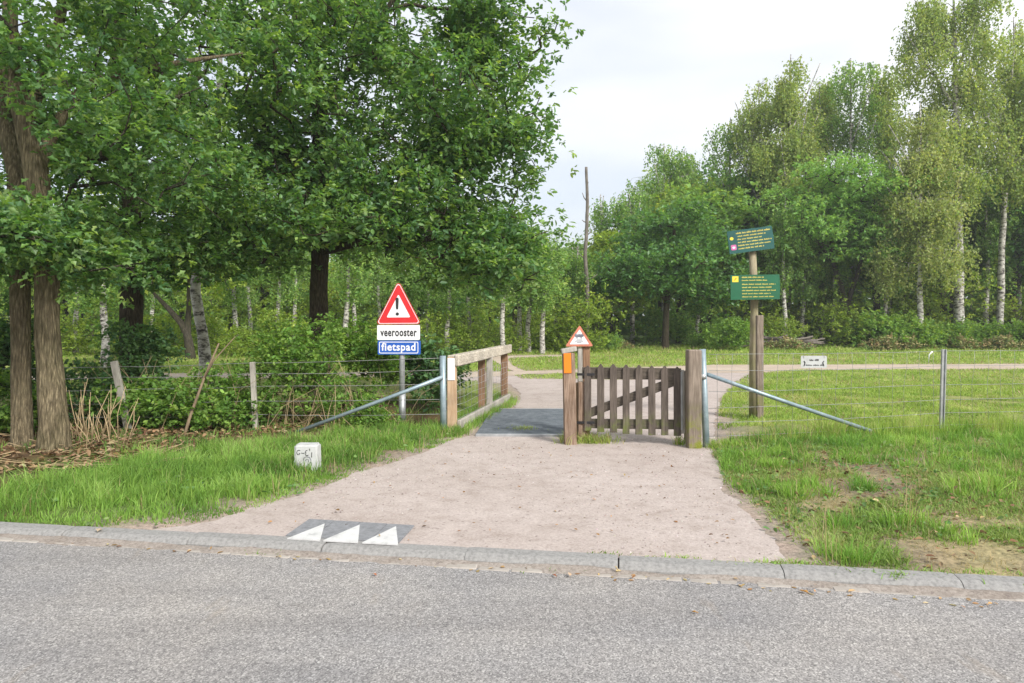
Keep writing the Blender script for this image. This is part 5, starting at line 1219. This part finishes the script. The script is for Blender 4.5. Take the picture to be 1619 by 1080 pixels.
P, hs, tf = tufted(260, 5, (-8, 3.4), (8.5, 9.4), .04, r, lambda T_: in_poly(T_[:, 0], T_[:, 1], lv) | accr(T_))
grass('dry_stalks', 'thin dead stalks standing among the verge grass', P, .24*hs*r.uniform(.6, 1.3, len(P)), .0022, DRY, 60, .5, tuft=tf)
P = r.uniform((-6, 4.4), (7, 8.8), (9000, 2)); P = P[(in_poly(P[:, 0], P[:, 1], lv) | accr(P)) & (fnoise(P[:, 0], P[:, 1], .4, 91) > .55)][:2600]; n = len(P)
D = r.normal(size=(n, 3))*[1, 1, .4]; D[:, 2] = np.abs(D[:, 2]); Nm = r.normal(size=(n, 3))*.4; Nm[:, 2] += 1; l = .04*r.uniform(.6, 1.5, n)
V, Fs, c = leaf_arrays(np.column_stack([P, gz(P[:, 0], P[:, 1])+r.uniform(.01, .07, n)]), D, Nm, l, l*.6, 'hex', palette(n, [(.10, .20, .07), (.16, .27, .09), (.24, .34, .12)], r, .15))
tag(mesh_obj('broad_weeds', V, Fs, M_grass, col=np.clip(c, 0, 1)), 'small broad weed leaves mixed into the grass of both verges', 'weeds', None, 'stuff')
# ------------------------------------------------------------------ a label of its own for every copy
MARKS = [(-40, 'beyond the left picture edge'), (60, 'behind the twin trunked oak'), (140, 'right of the twin trunked oak'), (255, 'behind the second oak trunk'), (345, 'behind the leaning birch and stick'), (440, 'left of the tall broad oak'), (530, 'behind the trunk of the tall broad oak'), (592, 'just left of the warning sign'), (675, 'behind the warning sign'), (745, 'above the front of the railing'), (815, 'above the rear of the railing'), (885, 'over the cattle grid'), (945, 'behind the dead trunk and orange post'), (1030, 'above the pickets left of the young oak'), (1090, 'behind the young round oak'), (1150, 'above the right gate post'), (1235, 'behind the green signboards'), (1320, 'above the white fence plate'), (1410, 'under the layered bright green tree'), (1480, 'above the white ribbon'), (1545, 'by the tallest white birch'), (1625, 'near the right picture edge')]
def mark(px):
    for a, b in MARKS:
        if px < a: return b
    return 'beyond the right picture edge'
seen = {}
items = [o for o in C.objects if o.parent is None and o.get('group') and o.get('category')]
ky = {'wood_tree': 'leafy wood tree', 'birch_tree': 'pale thin birch', 'shrub': 'shrub', 'bracken_clump': 'brown bracken clump', 'bramble_bush': 'bramble mound'}
pre = {gO: 'mid green', 'yellow green trees of the far wood': 'yellow green', gB: '', gS: 'light green', 'dark shrubs along the far wood edge': 'dark green', 'tall yellow green shrubs along the far wood edge': 'tall yellow green'}
def hgt(o): return 'low ' if o.scale[2] < .62 else ('large ' if o.scale[2] > .95 else '')
for o in sorted(items, key=lambda q: q.location.x/max(q.location.y, 1)):
    if o['group'] not in pre and not o.name.startswith(('bracken', 'bramble')): continue
    px = CX+F*o.location.x/o.location.y; k = ky[o.name.split('.')[0]]
    dp = 'front' if o.location.y < 36 else ('middle' if o.location.y < 44 else ('rear' if o.location.y < 51 else 'rearmost'))
    lab = (hgt(o)+pre.get(o['group'], '')+' '+k+', '+dp+' row, '+mark(px)).replace('  ', ' ').strip()
    lab = lab.replace(' ,', ','); seen.setdefault(lab, []).append(o)
for lab, os_ in seen.items():
    if len(os_) == 1: os_[0]['label'] = lab; continue
    for i, o in enumerate(os_):
        w_ = {2: ['leftmost', 'rightmost'], 3: ['leftmost', 'middle', 'rightmost']}.get(len(os_), ['leftmost', 'second', 'third', 'fourth', 'fifth', 'sixth', 'seventh', 'eighth', 'ninth', 'tenth', 'eleventh'])
        l_ = (w_[min(i, len(w_)-1)]+' '+lab).split(); o['label'] = ' '.join(l_ if len(l_) <= 16 else [x for x in l_ if x not in ('the', 'row,')][:16])
# ------------------------------------------------------------------ haze volume added to lift the dark tones of the far foliage
bm = bmesh.new(); bmesh.ops.create_cube(bm, size=1)
bmesh.ops.scale(bm, vec=(900, 1200, 26), verts=bm.verts); bmesh.ops.translate(bm, vec=(0, 370, 11.5), verts=bm.verts)
hm, hn, hp_, ho = newmat('air'); hn.nodes.remove(hp_); pv = nd(hn, 'ShaderNodeVolumePrincipled'); pv.inputs['Color'].default_value = (.95, .97, 1, 1); pv.inputs['Density'].default_value = .0011; pv.inputs['Anisotropy'].default_value = 0.2
hn.links.new(pv.outputs[0], ho.inputs['Volume'])
tag(bm_obj('haze', bm, hm), 'thin added haze over the whole place, lifting the far dark tones', None, None, 'stuff')
